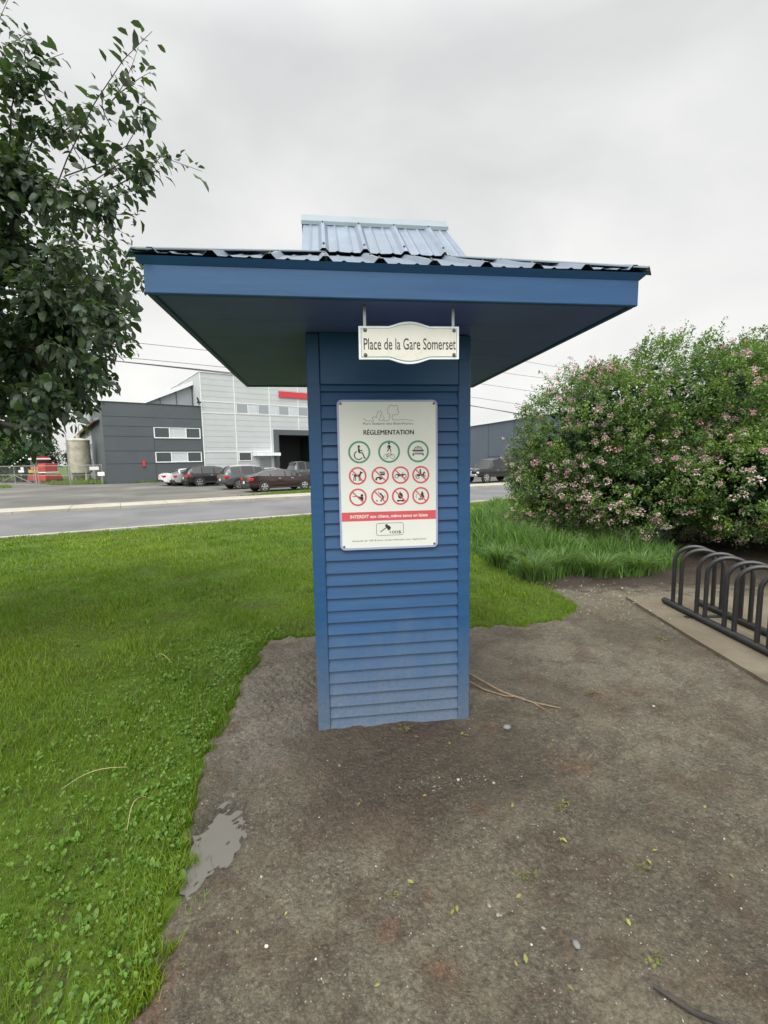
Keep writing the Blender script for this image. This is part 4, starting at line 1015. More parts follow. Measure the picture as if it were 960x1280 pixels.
for k in range(14):
    t_ = (k+.5)/14; p = P0+(P1-P0)*t_-Vector((0,0,.25*sin(pi*t_)))
    b_ = MB(); b_.lathe([(.0,-.07),(.055,-.04),(.07,0),(.055,.04),(.0,.07)], tuple(p), 'z', 8); b_.build('bead', M['frame'], bd)

# ------------------------------------------------------------------ bicycle rack
rack = thing('bicycle_rack', 'black tubular bicycle rack of paired hoops on the concrete pad', 'bike rack', (0,0,0))
for xx, ya, yb in ((3.02,4.86,.9),(3.335,4.80,.9)):
    m = MB(); zr_ = .083; pts = [(xx,ya,zr_)]+[(xx,ya+(yb-ya)*k/6,zr_) for k in range(1,7)]; m.tube(pts,.031,12)
    m.build('rail', M['rack'], rack, 40)
legs = []
y = 4.715
for k in range(9):
    legs += [y, y-.118]; y -= .366
for i, y in enumerate(legs):
    m = MB(); pts = []; rr = .157; zl = .535-(.0 if i % 2 else -.012)
    x0, x1 = 3.022, 3.333; yb = y-.150
    pts.append((x0,y,.09)); pts.append((x0,y,.3)); pts.append((x0,y,zl))
    for q in range(1,12):
        th = pi-pi*q/12; pts.append(((x0+x1)/2+rr*cos(th), y+(yb-y)*(.5-.5*cos(pi-th)), zl+rr*sin(th)))
    pts += [(x1,yb,zl),(x1,yb,.3),(x1,yb,.09)]
    m.tube(pts,.0205,10); m.build('hoop', M['rack'], rack, 50)
for y in (4.4,2.6,1.1):
    m = MB(); m.box(2.95,3.40,y-.03,y+.03,.0505,.0545); m.build('foot_plate', M['rack'], rack)
# ------------------------------------------------------------------ grass
def blade_mesh(name, px, py, pz, h, w, lean, az, mat, cols, parent=None, segs=2, droop=0.0):
    """arched tapering blades: px.. arrays (N), lean = horizontal tip offset"""
    N = len(px); rows = segs+1; ca, sa = np.cos(az), np.sin(az)
    fa = az+rng.uniform(-.9,.9,N)+pi/2; cf, sf_ = np.cos(fa), np.sin(fa)
    V = np.zeros((N, rows*2-1, 3))
    for r in range(rows):
        t = r/segs; ww = w*(1-t**1.6)*.5
        ox = lean*t**2; oz = h*(t-droop*t**3)
        cx = px+ca*ox; cy = py+sa*ox; cz = pz+oz
        if r < segs:
            V[:,2*r] = np.stack([cx-cf*ww, cy-sf_*ww, cz],1); V[:,2*r+1] = np.stack([cx+cf*ww, cy+sf_*ww, cz],1)
        else: V[:,2*r] = np.stack([cx,cy,cz],1)
    nv = rows*2-1; base = (np.arange(N)*nv)[:,None]
    quads = np.concatenate([base+np.array([[2*r,2*r+1,2*r+3,2*r+2]]) for r in range(segs-1)]) if segs > 1 else np.zeros((0,4),int)
    tris = base+np.array([[2*segs-2,2*segs-1,2*segs]])
    C = np.repeat(cols, nv, axis=0)
    return npmesh(name, V.reshape(-1,3), [quads, tris], mat, C, parent)
def grass_cols(x, y, n):
    t = rng.random(n); p = .5+.5*wob(x,y,1.6,4); q = .5+.5*wob(x,y,.7,9)
    a = np.array([.070,.142,.009]); b = np.array([.150,.240,.014]); c = np.array([.235,.285,.027]); d = np.array([.24,.22,.08])
    k = np.clip(.5*t+.5*p,0,1)[:,None]; col = a*(1-k)+b*k
    k2 = (np.clip(q-.35,0,1)*rng.random(n))[:,None]; col = col*(1-k2)+c*k2
    dry = rng.random(n) < .025; col[dry] = d
    return col*rng.uniform(.8,1.2,(n,1))
TALL = [(1.45,8.6),(1.60,7.2),(1.78,6.1),(2.1,5.82),(2.45,6.05),(2.8,6.15),(3.25,5.9),(3.7,6.2),(4.3,6.55),(4.6,7.2),(3.6,8.6),(3.3,10.5),(3.6,13),(5.6,19.2),(4.2,18.6),(2.2,12)]
BODY = [(-.55,2.6),(.5,2.75),(.42,4.1),(-.65,4.0)]
bx_, by_, bh, bw = [], [], [], []
for (y0,y1,dens,w,hh) in ((.75,1.7,9500,.0032,.040),(1.7,2.6,8000,.0036,.045),(2.6,3.6,5200,.0046,.048),(3.6,5.0,3000,.006,.050),(5.0,7.5,1300,.010,.052),(7.5,11,520,.017,.055),(11,21,230,.030,.055)):
    xl, xr_ = -.95*y1-.5, min(.45*y1+.4, 7.5)
    n = int(dens*(xr_-xl)*(y1-y0)); x = rng.uniform(xl,xr_,n); y = rng.uniform(y0,y1,n)
    k = lawnmask(x,y) & ~inpoly(x,y,BODY) & ~(inpoly(x,y,TALL) & (x > 1.2)) & (x > -.90*y-.35)
    x, y = x[k], y[k]
    dd_ = -pdist(x,y,DIRT); k = rng.random(len(x)) < np.clip(.38+dd_*1.6+.25*wob(x,y,6,3),.2,1); x, y = x[k], y[k]
    bx_.append(x); by_.append(y); m_ = len(x)
    patch = np.clip(1+.35*wob(x,y,2.8,14)+.2*wob(x,y,7,1),.5,1.8)
    bh.append(hh*patch*rng.uniform(.55,1.35,m_)); bw.append(np.full(m_,w)*rng.uniform(.7,1.3,m_))
# raised fringe along the bare dirt
n = 17000; ii = rng.integers(1,len(DIRT)-6,n); tt = rng.random(n)
A_ = np.array(DIRT)
ex_ = A_[ii]*(1-tt[:,None])+A_[ii+1]*tt[:,None]; off = rng.normal(0,.05,n); 
x = ex_[:,0]+off-.02*0; y = ex_[:,1]+rng.normal(0,.045,n)
k = (lawnmask(x,y,.05) | (rng.random(n) < .05)) & ~inpoly(x,y,BODY) & (y > .7) & (y < 6.2)
bx_.append(x[k]); by_.append(y[k]); bh.append(rng.uniform(.025,.06,k.sum())); bw.append(rng.uniform(.003,.005,k.sum()))
x = np.concatenate(bx_); y = np.concatenate(by_); h = np.concatenate(bh); w = np.concatenate(bw); n = len(x)
z = hgt(x,y)+.012*wob(x,y,2.3,2)-.006
o = blade_mesh('grass', x,y,z,h,w,h*rng.uniform(.15,1.0,n),rng.uniform(0,2*pi,n),M['grass'],grass_cols(x,y,n)); tag(o, kind='stuff')
# verge and bank grass across the road
xx, yy = [], []
for poly, dens in (([(-8.6,26.6),(-7.3,27.35),(-4.2,29.05),(3.5,33.4),(3.0,34.3),(-4.3,31.9),(-6.6,29.6)],110),([(-37,50),(-33,46),(-28,46.5),(-24,47.6),(-18,51.8),(-18.5,52.6),(-27.6,47.4),(-34,58),(-38,60)],60),([(-60,30),(-33,41.0),(-34.5,43.0),(-60,46)],30)):
    P = np.array(poly); a0, b0 = P.min(0), P.max(0); n = int(dens*(b0-a0).prod()); q = rng.uniform(a0,b0,(n,2)); k = inpoly(q[:,0],q[:,1],poly); xx.append(q[k,0]); yy.append(q[k,1])
x = np.concatenate(xx); y = np.concatenate(yy); n = len(x); hv = rng.uniform(.06,.28,n)*(np.where(x < -17,1.5,.55))
tag(blade_mesh('verge_grass', x,y,np.full(n,-.33),hv,rng.uniform(.03,.06,n),hv*rng.uniform(.1,.8,n),rng.uniform(0,2*pi,n),M['grass'],grass_cols(x,y,n)*1.05), kind='stuff')

# broad leaved weeds growing in the lawn
def leaf_cloud(name, P, D, L, W, cols, mat, parent=None, roll=None, fold=.25, curl=.15, tip=.30):
    """pointed oval leaves: P base points (N,3), D direction (N,3), lengths, widths. 6 vertices, 4 faces (folded along the midrib)"""
    N = len(P); D = D/np.linalg.norm(D,axis=1,keepdims=True)
    up = np.tile([0,0,1.0],(N,1)); S_ = np.cross(D,up); bad = np.linalg.norm(S_,axis=1) < .05; S_[bad] = [1,0,0]
    S_ /= np.linalg.norm(S_,axis=1,keepdims=True); Nn = np.cross(S_,D)
    if roll is None: roll = rng.normal(0,.5,N)
    c, s = np.cos(roll)[:,None], np.sin(roll)[:,None]
    S2 = S_*c+Nn*s; N2 = Nn*c-S_*s
    L = L[:,None]; W = W[:,None]
    V = np.zeros((N,7,3))
    V[:,0] = P
    V[:,1] = P+D*L*.38+S2*W*.5+N2*W*fold; V[:,2] = P+D*L*.38-S2*W*.5+N2*W*fold; V[:,3] = P+D*L*.42
    V[:,4] = P+D*L*.75+S2*W*tip+N2*(W*fold*.6-L*curl*.5); V[:,5] = P+D*L*.75-S2*W*tip+N2*(W*fold*.6-L*curl*.5); V[:,6] = P+D*L-N2*L*curl
    b = (np.arange(N)*7)[:,None]
    tri = np.concatenate([b+np.array([[0,1,3]]), b+np.array([[0,3,2]]), b+np.array([[4,6,5]])])
    quad = np.concatenate([b+np.array([[1,4,5,3]]), b+np.array([[3,5,2,3]])[:, :]]) if False else None
    tri = np.concatenate([tri, b+np.array([[1,4,3]]), b+np.array([[2,3,5]]), b+np.array([[3,4,5]])])
    return npmesh(name, V.reshape(-1,3), tri, mat, np.repeat(cols,7,axis=0), parent)
def scatter_weeds():
    P, D, L, W, C = [], [], [], [], []
    n = 3100
    y = .75+3.6*rng.random(n)**1.25
    e = np.interp(y, [p[1] for p in DIRT[1:14]], [p[0] for p in DIRT[1:14]])
    x = e-.01-rng.exponential(.42,n)
    k = lawnmask(x,y,.05) & (x > -.9*y-.3); x, y = x[k], y[k]
    x2 = rng.uniform(-6,2,2600); y2 = rng.uniform(2,9,2600); k = lawnmask(x2,y2) & ~inpoly(x2,y2,BODY) & ~inpoly(x2,y2,TALL) & (x2 > -.9*y2-.3) & (.5*wob(x2,y2,1.6,4)+.5*rng.random(len(x2)) > .35)
    x = np.concatenate([x,x2[k]]); y = np.concatenate([y,y2[k]])
    for a, b_ in zip(x,y):
        big = rnd.random() < .055
        m = rnd.randint(3,7) if big else rnd.randint(1,4); z0 = float(hgt(np.array(a),np.array(b_)))
        th0 = rnd.uniform(0,2*pi); g_ = rnd.uniform(.75,1.25)
        for q in range(m):
            th = th0+q*2.4+rnd.uniform(-.4,.4); el_ = rnd.uniform(.5,1.25) if big else rnd.uniform(.3,1.1)
            P.append((a+rnd.uniform(-.012,.012),b_+rnd.uniform(-.012,.012),z0+rnd.uniform(.0,.012) if big else z0+rnd.uniform(.01,.035)))
            D.append((cos(th)*cos(el_),sin(th)*cos(el_),sin(el_)))
            l = rnd.uniform(.024,.05) if big else rnd.uniform(.008,.022); L.append(l); W.append(l*(rnd.uniform(.34,.5) if big else rnd.uniform(.55,.85)))
            yel = rnd.random(); C.append((.085*g_+.06*yel,.185*g_+.05*yel,.022*g_+.02*yel))
    leaf_o = leaf_cloud('weeds', np.array(P),np.array(D),np.array(L),np.array(W),np.array(C),M['grass'],tip=.42); tag(leaf_o, kind='stuff')
scatter_weeds()
# dry fallen stalks in the lawn
for (x0,y0,x1,y1,h_,lb) in ((-1.62,2.12,-1.38,2.28,.06,'pale dry grass stalk lying across the lawn left of the puddle'),(-1.15,1.86,-1.17,2.06,.07,'thin pale dry stalk pointing away in the lawn beside the puddle'),(-1.9,3.65,-1.72,3.55,.09,'pale bent dry stalk in the lawn left of the kiosk base')):
    m = MB(); m.tube([(x0+(x1-x0)*t-.03*sin(pi*t),y0+(y1-y0)*t+.03*sin(pi*t),.045+(h_-.045)*sin(pi*t)) for t in np.linspace(0,1,9)],[.0008+.0007*sin(pi*t) for t in np.linspace(0,1,9)],5); tag(m.build('dry_stalk', simple('straw',(.42,.36,.20),.7)), lb, 'stalk', 'dry stalks in the lawn')

# tall ornamental grass beside the shrub
P = np.array(TALL); n = 16000; q = rng.uniform(P.min(0),P.max(0),(n*3,2)); q = q[inpoly(q[:,0],q[:,1],TALL)]
keep = rng.random(len(q)) < np.clip((9.5/q[:,1])**1.3,0,1); q = q[keep][:n]; n = len(q)
hh = (.50+.12*wob(q[:,0],q[:,1],2.5,3))*rng.uniform(.55,1.15,n)
edge = np.clip(pdist(q[:,0],q[:,1],TALL)/.5,0,1); hh *= .6+.4*edge
t = rng.random((n,1)); col = (np.array([.045,.115,.02])*(1-t)+np.array([.15,.25,.06])*t)*rng.uniform(.6,1.3,(n,1))
o = blade_mesh('tall_grass', q[:,0],q[:,1],hgt(q[:,0],q[:,1])+.0,hh,.016*np.maximum(1,q[:,1]/8)*rng.uniform(.7,1.3,n),hh*rng.uniform(.1,.75,n),rng.uniform(0,2*pi,n),M['grass'],col,segs=4,droop=.12); tag(o, kind='stuff')
clumps = [(1.98,6.02,.52,'fountain shaped tall grass clump at the corner of the lawn and the bare dirt'),(2.9,6.12,.48,'fountain shaped tall grass clump midway under the flowering shrub'),(2.45,6.35,.5,'tall grass clump set back between the two front fountain clumps'),(3.5,6.2,.46,'tall grass clump nearest the bicycle rack under the flowering shrub'),(1.75,6.8,.5,'tall grass clump on the lawn side behind the corner clump')]
for (cx,cy,hc,lb) in clumps:
    n = 300; th = rng.uniform(0,2*pi,n); rr = rng.random(n)**.7*.11; hh = hc*rng.uniform(.6,1.2,n); t = rng.random((n,1))
    t_ = blade_mesh('grass_clump', rr*np.cos(th),rr*np.sin(th),np.full(n,-.01),hh,rng.uniform(.009,.016,n),hh*rng.uniform(.25,1.05,n),th+rng.normal(0,.35,n),M['grass'],(np.array([.05,.12,.024])*(1-t)+np.array([.19,.27,.09])*t)*rng.uniform(.6,1.25,(n,1)),segs=5,droop=.38)
    t_.location = (cx,cy,float(hgt(np.array(cx),np.array(cy)))+.015); tag(t_, lb, 'grass clump', 'ornamental grass clumps under the shrub')

# ------------------------------------------------------------------ flowering shrub
def shrub(name, label, lobes, nspray, seed, zmin, blossoms, stems, leaf=.05):
    r_ = np.random.default_rng(seed)
    root = thing(name, label, 'shrub', (0,0,0))
    areas = np.array([a[3]*a[4]+a[4]*a[5]+a[3]*a[5] for a in lobes]); pick = r_.choice(len(lobes), nspray*3, p=areas/areas.sum())
    Lb = np.array(lobes)[pick]
    u = r_.normal(size=(len(pick),3)); u /= np.linalg.norm(u,axis=1,keepdims=True)
    rad = 1-np.abs(r_.normal(0,.11,len(pick)))+.03
    nzv = wob(u[:,0]*2+Lb[:,0],u[:,1]*2+u[:,2]*2.2,2.2,6)*.075+wob(u[:,0]*5+Lb[:,1],u[:,1]*4+u[:,2]*5,2.2,16)*.04
    c = Lb[:,:3]+u*Lb[:,3:6]*(rad+nzv)[:,None]
    # drop sprays buried deep inside another lobe, and those below the skirt
    ok = c[:,2] > zmin+.12*wob(c[:,0],c[:,1],3,8)
    for a in lobes:
        d = np.sqrt((((c-np.array(a[:3]))/np.array(a[3:6]))**2).sum(1)); ok &= d > .70
    # holes where the sky behind shows
    hol = wob(c[:,0]*1.0+c[:,1],c[:,2]*1.4,4.2,20); ok &= hol > -1.75
    c = c[ok][:nspray]; u = u[ok][:nspray]; n = len(c)
    # sprays: short arching shoots with paired leaves
    k = 34; dirs = u*np.array([1,1,.6])+r_.normal(0,.45,(n,3))+np.array([0,0,.28]); dirs /= np.linalg.norm(dirs,axis=1,keepdims=True)
    ln = r_.uniform(.10,.30,n); shoot = r_.random(n) < .05; ln[shoot] *= 1.9
    s = r_.random((n,k)); base = c[:,None]+dirs[:,None]*(s*ln[:,None])[...,None]+r_.normal(0,.035,(n,k,3))
    base[...,2] -= .10*s**2*ln[:,None]
    d = dirs[:,None]*.7+r_.normal(0,.75,(n,k,3))+np.array([0,0,-.05])
    Pn = base.reshape(-1,3); Dn = d.reshape(-1,3); N = len(Pn)
    sp = r_.random(n); hgt_ = np.clip((c[:,2]-.4)/3.2,0,1)
    light = np.clip(.30*sp+.30*(.5+.5*wob(c[:,0]*1.2,c[:,2]*1.5+c[:,1],2.0,12)),0,1)
    A_ = np.array([.055,.110,.036]); B_ = np.array([.165,.245,.066]); 
    col = A_+(B_-A_)*np.clip(light*1.5,0,1)[:,None]; yl = sp > .955; col[yl] = [.15,.23,.03]
    cn = np.repeat(col,k,axis=0)*r_.uniform(.75,1.3,(N,1))
    L = leaf*r_.uniform(.6,1.3,N)
    leaf_cloud('foliage', Pn, Dn, L, L*r_.uniform(.42,.6,N), cn, M['shrub'], root)
    # loose inner twigs and dark interior leaves
    m = MB()
    for (sx,sy,tx,ty,tz) in stems:
        a = Vector((sx,sy,-.05)); b_ = Vector((tx,ty,tz)); mid_ = (a+b_)/2+Vector((rnd.uniform(-.1,.1),rnd.uniform(-.1,.1),.1))
        m.tube([a,mid_,b_],[.035,.024,.012],6)
        for q in range(4):
            f_ = rnd.uniform(.4,1); p = a.lerp(b_,f_); m.tube([p,p+Vector((rnd.uniform(-.7,.7),rnd.uniform(-.6,.6),rnd.uniform(.1,.5)))],[.012,.005],4)
    m.build('stems', M['bark'], root)
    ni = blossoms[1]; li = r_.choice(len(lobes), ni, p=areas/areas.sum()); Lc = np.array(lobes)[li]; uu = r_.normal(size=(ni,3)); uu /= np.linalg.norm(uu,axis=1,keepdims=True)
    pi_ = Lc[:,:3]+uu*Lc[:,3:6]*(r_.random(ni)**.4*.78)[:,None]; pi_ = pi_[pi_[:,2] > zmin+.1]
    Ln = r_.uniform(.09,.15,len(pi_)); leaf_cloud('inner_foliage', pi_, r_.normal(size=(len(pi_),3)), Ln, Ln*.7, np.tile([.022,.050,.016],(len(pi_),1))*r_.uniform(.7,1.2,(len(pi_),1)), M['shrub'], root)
    # blossom heads: many small petals in rounded clusters
    nb_ = blossoms[0]
    wgt = np.exp(-((c[:,2]-.95)/1.0)**2)+.40+.5*(c[:,0] < 3.9); face = u[:,1] < .35; wgt = wgt*(.15+face)*(.15+np.clip(wob(c[:,0]*1.3,c[:,2]*1.3,2.4,18)+.25,0,2)**1.6)
    idx = r_.choice(n, nb_, replace=False, p=wgt/wgt.sum())
    bp = c[idx]+dirs[idx]*(ln[idx]*.9)[:,None]+u[idx]*.07
    kind = r_.random(nb_); kp = 30
    size = r_.uniform(.025,.047,nb_)*np.where(kind > .93,1.4,1.0)
    uo = r_.normal(size=(nb_,kp,3)); uo /= np.linalg.norm(uo,axis=2,keepdims=True); uo[...,2] = uo[...,2]*.8+.15; uo[...,1] -= .25
    pp = bp[:,None]+uo*size[:,None,None]*np.array([1.05,1.05,.95])*r_.uniform(.75,1.05,(nb_,kp,1))
    dd = uo+r_.normal(0,.5,(nb_,kp,3))
    palette = np.array([[.72,.58,.55],[.68,.46,.48],[.60,.30,.38],[.50,.37,.36],[.40,.33,.29]])
    ci = r_.choice(5, nb_, p=[.30,.27,.08,.20,.15]); low = bp[:,2] > 1.9; ci[low] = r_.choice([1,2,3,4], low.sum(), p=[.28,.32,.22,.18])
    cc = np.repeat(palette[ci],kp,axis=0)*r_.uniform(.7,1.15,(nb_*kp,1))
    ll = np.repeat(size,kp)*r_.uniform(.45,.75,nb_*kp)
    leaf_cloud('blossoms', pp.reshape(-1,3), dd.reshape(-1,3), ll, ll*.8, cc, M['petal'], root)
    return root
lobes = [(5.7,9.2,1.92,2.2,1.95,1.82),(4.25,9.1,1.60,1.60,1.65,1.60),(7.3,9.0,1.85,2.2,2.1,1.75),(3.75,9.3,1.0,1.05,1.3,1.05),(4.6,8.1,.95,1.5,1.0,.85),(6.6,7.9,1.15,1.7,1.15,.95),(9.2,9.2,1.6,1.9,2.1,1.6),(6.4,7.45,1.15,1.9,1.25,.92)]
stems = [(5.2+rnd.uniform(-1.6,3.0),9.1+rnd.uniform(-.8,.8),5.3+rnd.uniform(-2.0,3.4),9.0+rnd.uniform(-1.2,1.1),rnd.uniform(1.0,2.3)) for _ in range(46)]
shrub('flowering_shrub','large rounded green shrub dotted with pale pink blossom heads right of the kiosk',lobes,6800,5,.34,(1500,20000),stems)
lob2 = [(10.6,12.0,2.5,2.2,1.9,2.0),(9.5,11.6,2.5,1.3,1.4,1.9)]
st2 = [(10.2+rnd.uniform(-1,1),12+rnd.uniform(-.7,.7),10.2+rnd.uniform(-1.6,1.8),12+rnd.uniform(-1,1),rnd.uniform(2,4.3)) for _ in range(16)]
shrub('flowering_shrub','taller dark purplish green shrub behind the blossoming shrub at the right edge',lob2,1500,9,.5,(140,3000),st2,.06)

# ------------------------------------------------------------------ tree on the left
def left_tree():
    root = thing('apple_tree','dark leaved apple tree overhanging the lawn at the left edge','tree',(0,0,0))
    r_ = np.random.default_rng(3); q_ = random.Random(5)
    tr_ = MB(); tr_.tube([(-4.75,4.6,-.1),(-4.72,4.58,.25),(-4.62,4.5,1.0),(-4.5,4.4,1.7)],[.19,.15,.125,.11],12)
    tr_.build('trunk', M['bark'], root, 60)
    hub = Vector((-4.5,4.4,1.65)); lm = MB(); tw = MB()
    P, D, L, W, C, roll = [],[],[],[],[],[]
    ctr = Vector((-4.05,4.05,3.15)); rad = (2.0,1.9,1.5)
    def shoot(a, b_, leaves, bare=0.0, spread=.05, lsz=1.0, r0=.007):
        a, b_ = Vector(a), Vector(b_); L_ = (b_-a).length
        sag = Vector((q_.uniform(-.16,.16),q_.uniform(-.16,.16),q_.uniform(-.04,.14)))*L_
        pts = [a+(b_-a)*t+sag*(4*t*(1-t)) for t in (0,.25,.5,.75,1)]
        tw.tube(pts,[r0,r0*.85,r0*.7,r0*.5,r0*.3],4,cap=False)
        dr = (b_-a).normalized()
        for k in range(leaves):
            t = bare+(1-bare)*((k+q_.random()*.7)/leaves); t = min(t,1)
            i = min(int(t*4),3); p = pts[i].lerp(pts[i+1], t*4-i)
            ang = k*2.4+q_.uniform(-.5,.5); sd = dr.orthogonal().normalized(); sd.rotate(Matrix.Rotation(ang,3,dr))
            d = dr*q_.uniform(.2,.8)+sd*q_.uniform(.6,1.0)+Vector((0,0,-q_.uniform(.15,.75)))
            l = (.042+.06*q_.random()**1.3)*lsz; p = p+sd*q_.uniform(0,spread)
            P.append(p); D.append(d); L.append(l); W.append(l*q_.uniform(.46,.60)); roll.append(q_.gauss(0,.7))
            g_ = q_.uniform(.7,1.3); y_ = q_.random()**3; C.append((.044*g_+.03*y_,.070*g_+.04*y_,.045*g_))
    tips = []
    for k in range(780):
        u = Vector((q_.gauss(0,1),q_.gauss(0,1),q_.gauss(0,1))).normalized(); f = q_.random()**.42
        tips.append(ctr+Vector((u.x*rad[0],u.y*rad[1],u.z*rad[2]))*f)
    limbs = []
    for k in range(15):
        u = Vector((q_.gauss(.25,1),q_.gauss(-.2,1),q_.gauss(.2,.8))).normalized(); e = ctr+Vector((u.x*rad[0],u.y*rad[1],u.z*rad[2]))*.8
        mid_ = hub.lerp(e,.5)+Vector((q_.uniform(-.2,.2),q_.uniform(-.2,.2),.18)); lm.tube([hub,mid_,e],[.07,.042,.014],8); limbs.append((hub,mid_,e))
    for (h_,m_,e_) in limbs:
        for q in range(16):
            t = .35+.65*q/15; p = m_.lerp(e_, max(0,(t-.5)*2)) if t > .5 else h_.lerp(m_, t*2)
            shoot(p, p+Vector((q_.gauss(0,.22),q_.gauss(0,.22),q_.gauss(.02,.2))), 34, .0, .10)
    lm.tube([hub,(-3.5,3.7,1.95),(-2.75,3.35,1.95),(-2.35,3.25,1.86)],[.06,.035,.022,.009],8)
    limbs.append((hub,Vector((-3.3,3.6,1.98)),Vector((-2.35,3.25,1.86))))
    for tp_ in tips:
        l = min(limbs, key=lambda s:min((s[1]-tp_).length,(s[2]-tp_).length,(s[1].lerp(s[2],.5)-tp_).length))
        o_ = min((l[0].lerp(l[1],.6),l[1],l[1].lerp(l[2],.5),l[2]), key=lambda p:(p-tp_).length)
        st_ = tp_.lerp(o_, min(1,.75/max(.1,(o_-tp_).length)))
        shoot(st_,tp_,58,.05,.12)
    # long shoots that break the outline towards the kiosk
    for (a,b_,nl) in (((-2.35,3.45,3.35),(-1.44,3.3,4.40),26),((-2.15,3.4,3.6),(-1.52,3.28,4.02),34),((-2.3,3.4,3.25),(-1.17,3.3,3.56),34),((-1.9,3.35,3.45),(-1.42,3.35,3.72),26),((-2.1,3.35,3.4),(-1.6,3.3,3.3),22),
                      ((-2.6,3.5,3.5),(-2.02,3.3,4.28),34),((-2.4,3.4,3.7),(-1.85,3.35,4.0),28),((-2.7,3.5,3.9),(-2.33,3.3,4.62),26),((-2.5,3.4,3.8),(-2.16,3.3,4.30),24),((-2.9,3.5,4.0),(-2.62,3.3,4.75),22),
                      ((-2.4,3.4,2.95),(-1.68,3.3,2.60),40),((-2.3,3.4,2.8),(-1.78,3.3,2.42),34),((-2.4,3.4,2.5),(-1.96,3.3,2.15),36),((-2.5,3.4,2.3),(-2.15,3.3,1.92),34),((-2.6,3.4,2.2),(-2.42,3.3,1.74),30),((-2.3,3.4,3.1),(-1.82,3.3,3.02),28),((-2.3,3.4,2.9),(-1.72,3.35,2.78),30),((-2.9,3.4,2.2),(-2.72,3.3,1.78),30)):
        shoot(a,b_,int(nl*1.7),.0,.06,1.0,.005)
        for q in range(4):
            t = q_.uniform(.15,.75); s_ = Vector(a).lerp(Vector(b_),t); e = s_+Vector((q_.uniform(-.05,.28),q_.uniform(-.2,.1),q_.uniform(-.22,.24)))
            shoot(s_,e,18,.05,.05,1.0,.004)
    lm.build('limbs', M['bark'], root, 60); tw.build('twigs', M['bark'], root, fix=False)
    leaf_cloud('foliage', np.array([tuple(p) for p in P]), np.array([tuple(p) for p in D]), np.array(L), np.array(W), np.array(C), M['leaf'], root, np.array(roll), .18, .22, .40)
left_tree()
# trees beyond the fence
def far_tree(x, y, h, rx, label, col, seed, n=2600, ls=.34, zb=.15):
    r_ = np.random.default_rng(seed); q_ = random.Random(seed)
    root = thing('leafy_tree', label, 'tree', (x,y,-.4), 0, 'trees beyond the fence')
    m = MB(); m.tube([(0,0,-.2),(.1,0,h*.35),(.0,.1,h*.7)],[.28,.2,.08],8)
    for k in range(6):
        th = k*1.05; m.tube([(0.05,0,h*(.25+.05*k)),(cos(th)*rx*.6,sin(th)*rx*.6,h*(.5+.06*k))],[.11,.03],6)
    m.build('trunk', M['bark'], root)
    nc = 46; u = r_.normal(size=(nc,3)); u /= np.linalg.norm(u,axis=1,keepdims=True); cc = u*np.array([rx,rx,h*(1-zb)*.5])*(.45+.5*r_.random((nc,1)))**.8+np.array([0,0,h*(zb+(1-zb)*.5)])
    ci = r_.integers(0,nc,n); rr = r_.uniform(.5,1.1,nc)*rx*.36
    v = r_.normal(size=(n,3)); v /= np.linalg.norm(v,axis=1,keepdims=True); p = cc[ci]+v*rr[ci][:,None]*(r_.random((n,1))**.35)
    L = ls*r_.uniform(.6,1.3,n); tone = r_.uniform(.65,1.35,nc)[ci][:,None]
    leaf_cloud('crown', p, v+r_.normal(0,.6,(n,3))+np.array([0,0,.2]), L, L*.62, np.array(col)*tone*r_.uniform(.8,1.2,(n,1)), M['shrub'], root)
far_tree(-50.5,64,7.6,3.6,'broad mid green tree beyond the gate, middle of the far trees',(.06,.12,.03),1)
far_tree(-53.5,61.5,7.4,2.6,'bright yellow green tree at the far left edge beyond the gate',(.20,.25,.02),2)
far_tree(-47.3,64.5,6.2,2.6,'dark bluish green tree nearest the red machine beyond the fence',(.035,.085,.04),3)
far_tree(-47.5,57,4.2,2.8,'low olive green tree just behind the left end of the gate',(.08,.11,.035),4)
far_tree(-45.5,70,5.4,2.2,'small dark tree just left of the pale shed far away',(.04,.08,.035),6)
far_tree(-60,76,9.5,5.5,'tall grey green tree at the back of the far trees',(.06,.11,.05),7)
far_tree(-43.8,56.5,4.0,2.4,'dense dark low tree close behind the red machine and fence',(.03,.065,.028),8)
far_tree(-57,66,9.0,5.0,'large shaded green tree filling the far left behind the yellow green one',(.045,.09,.03),9)

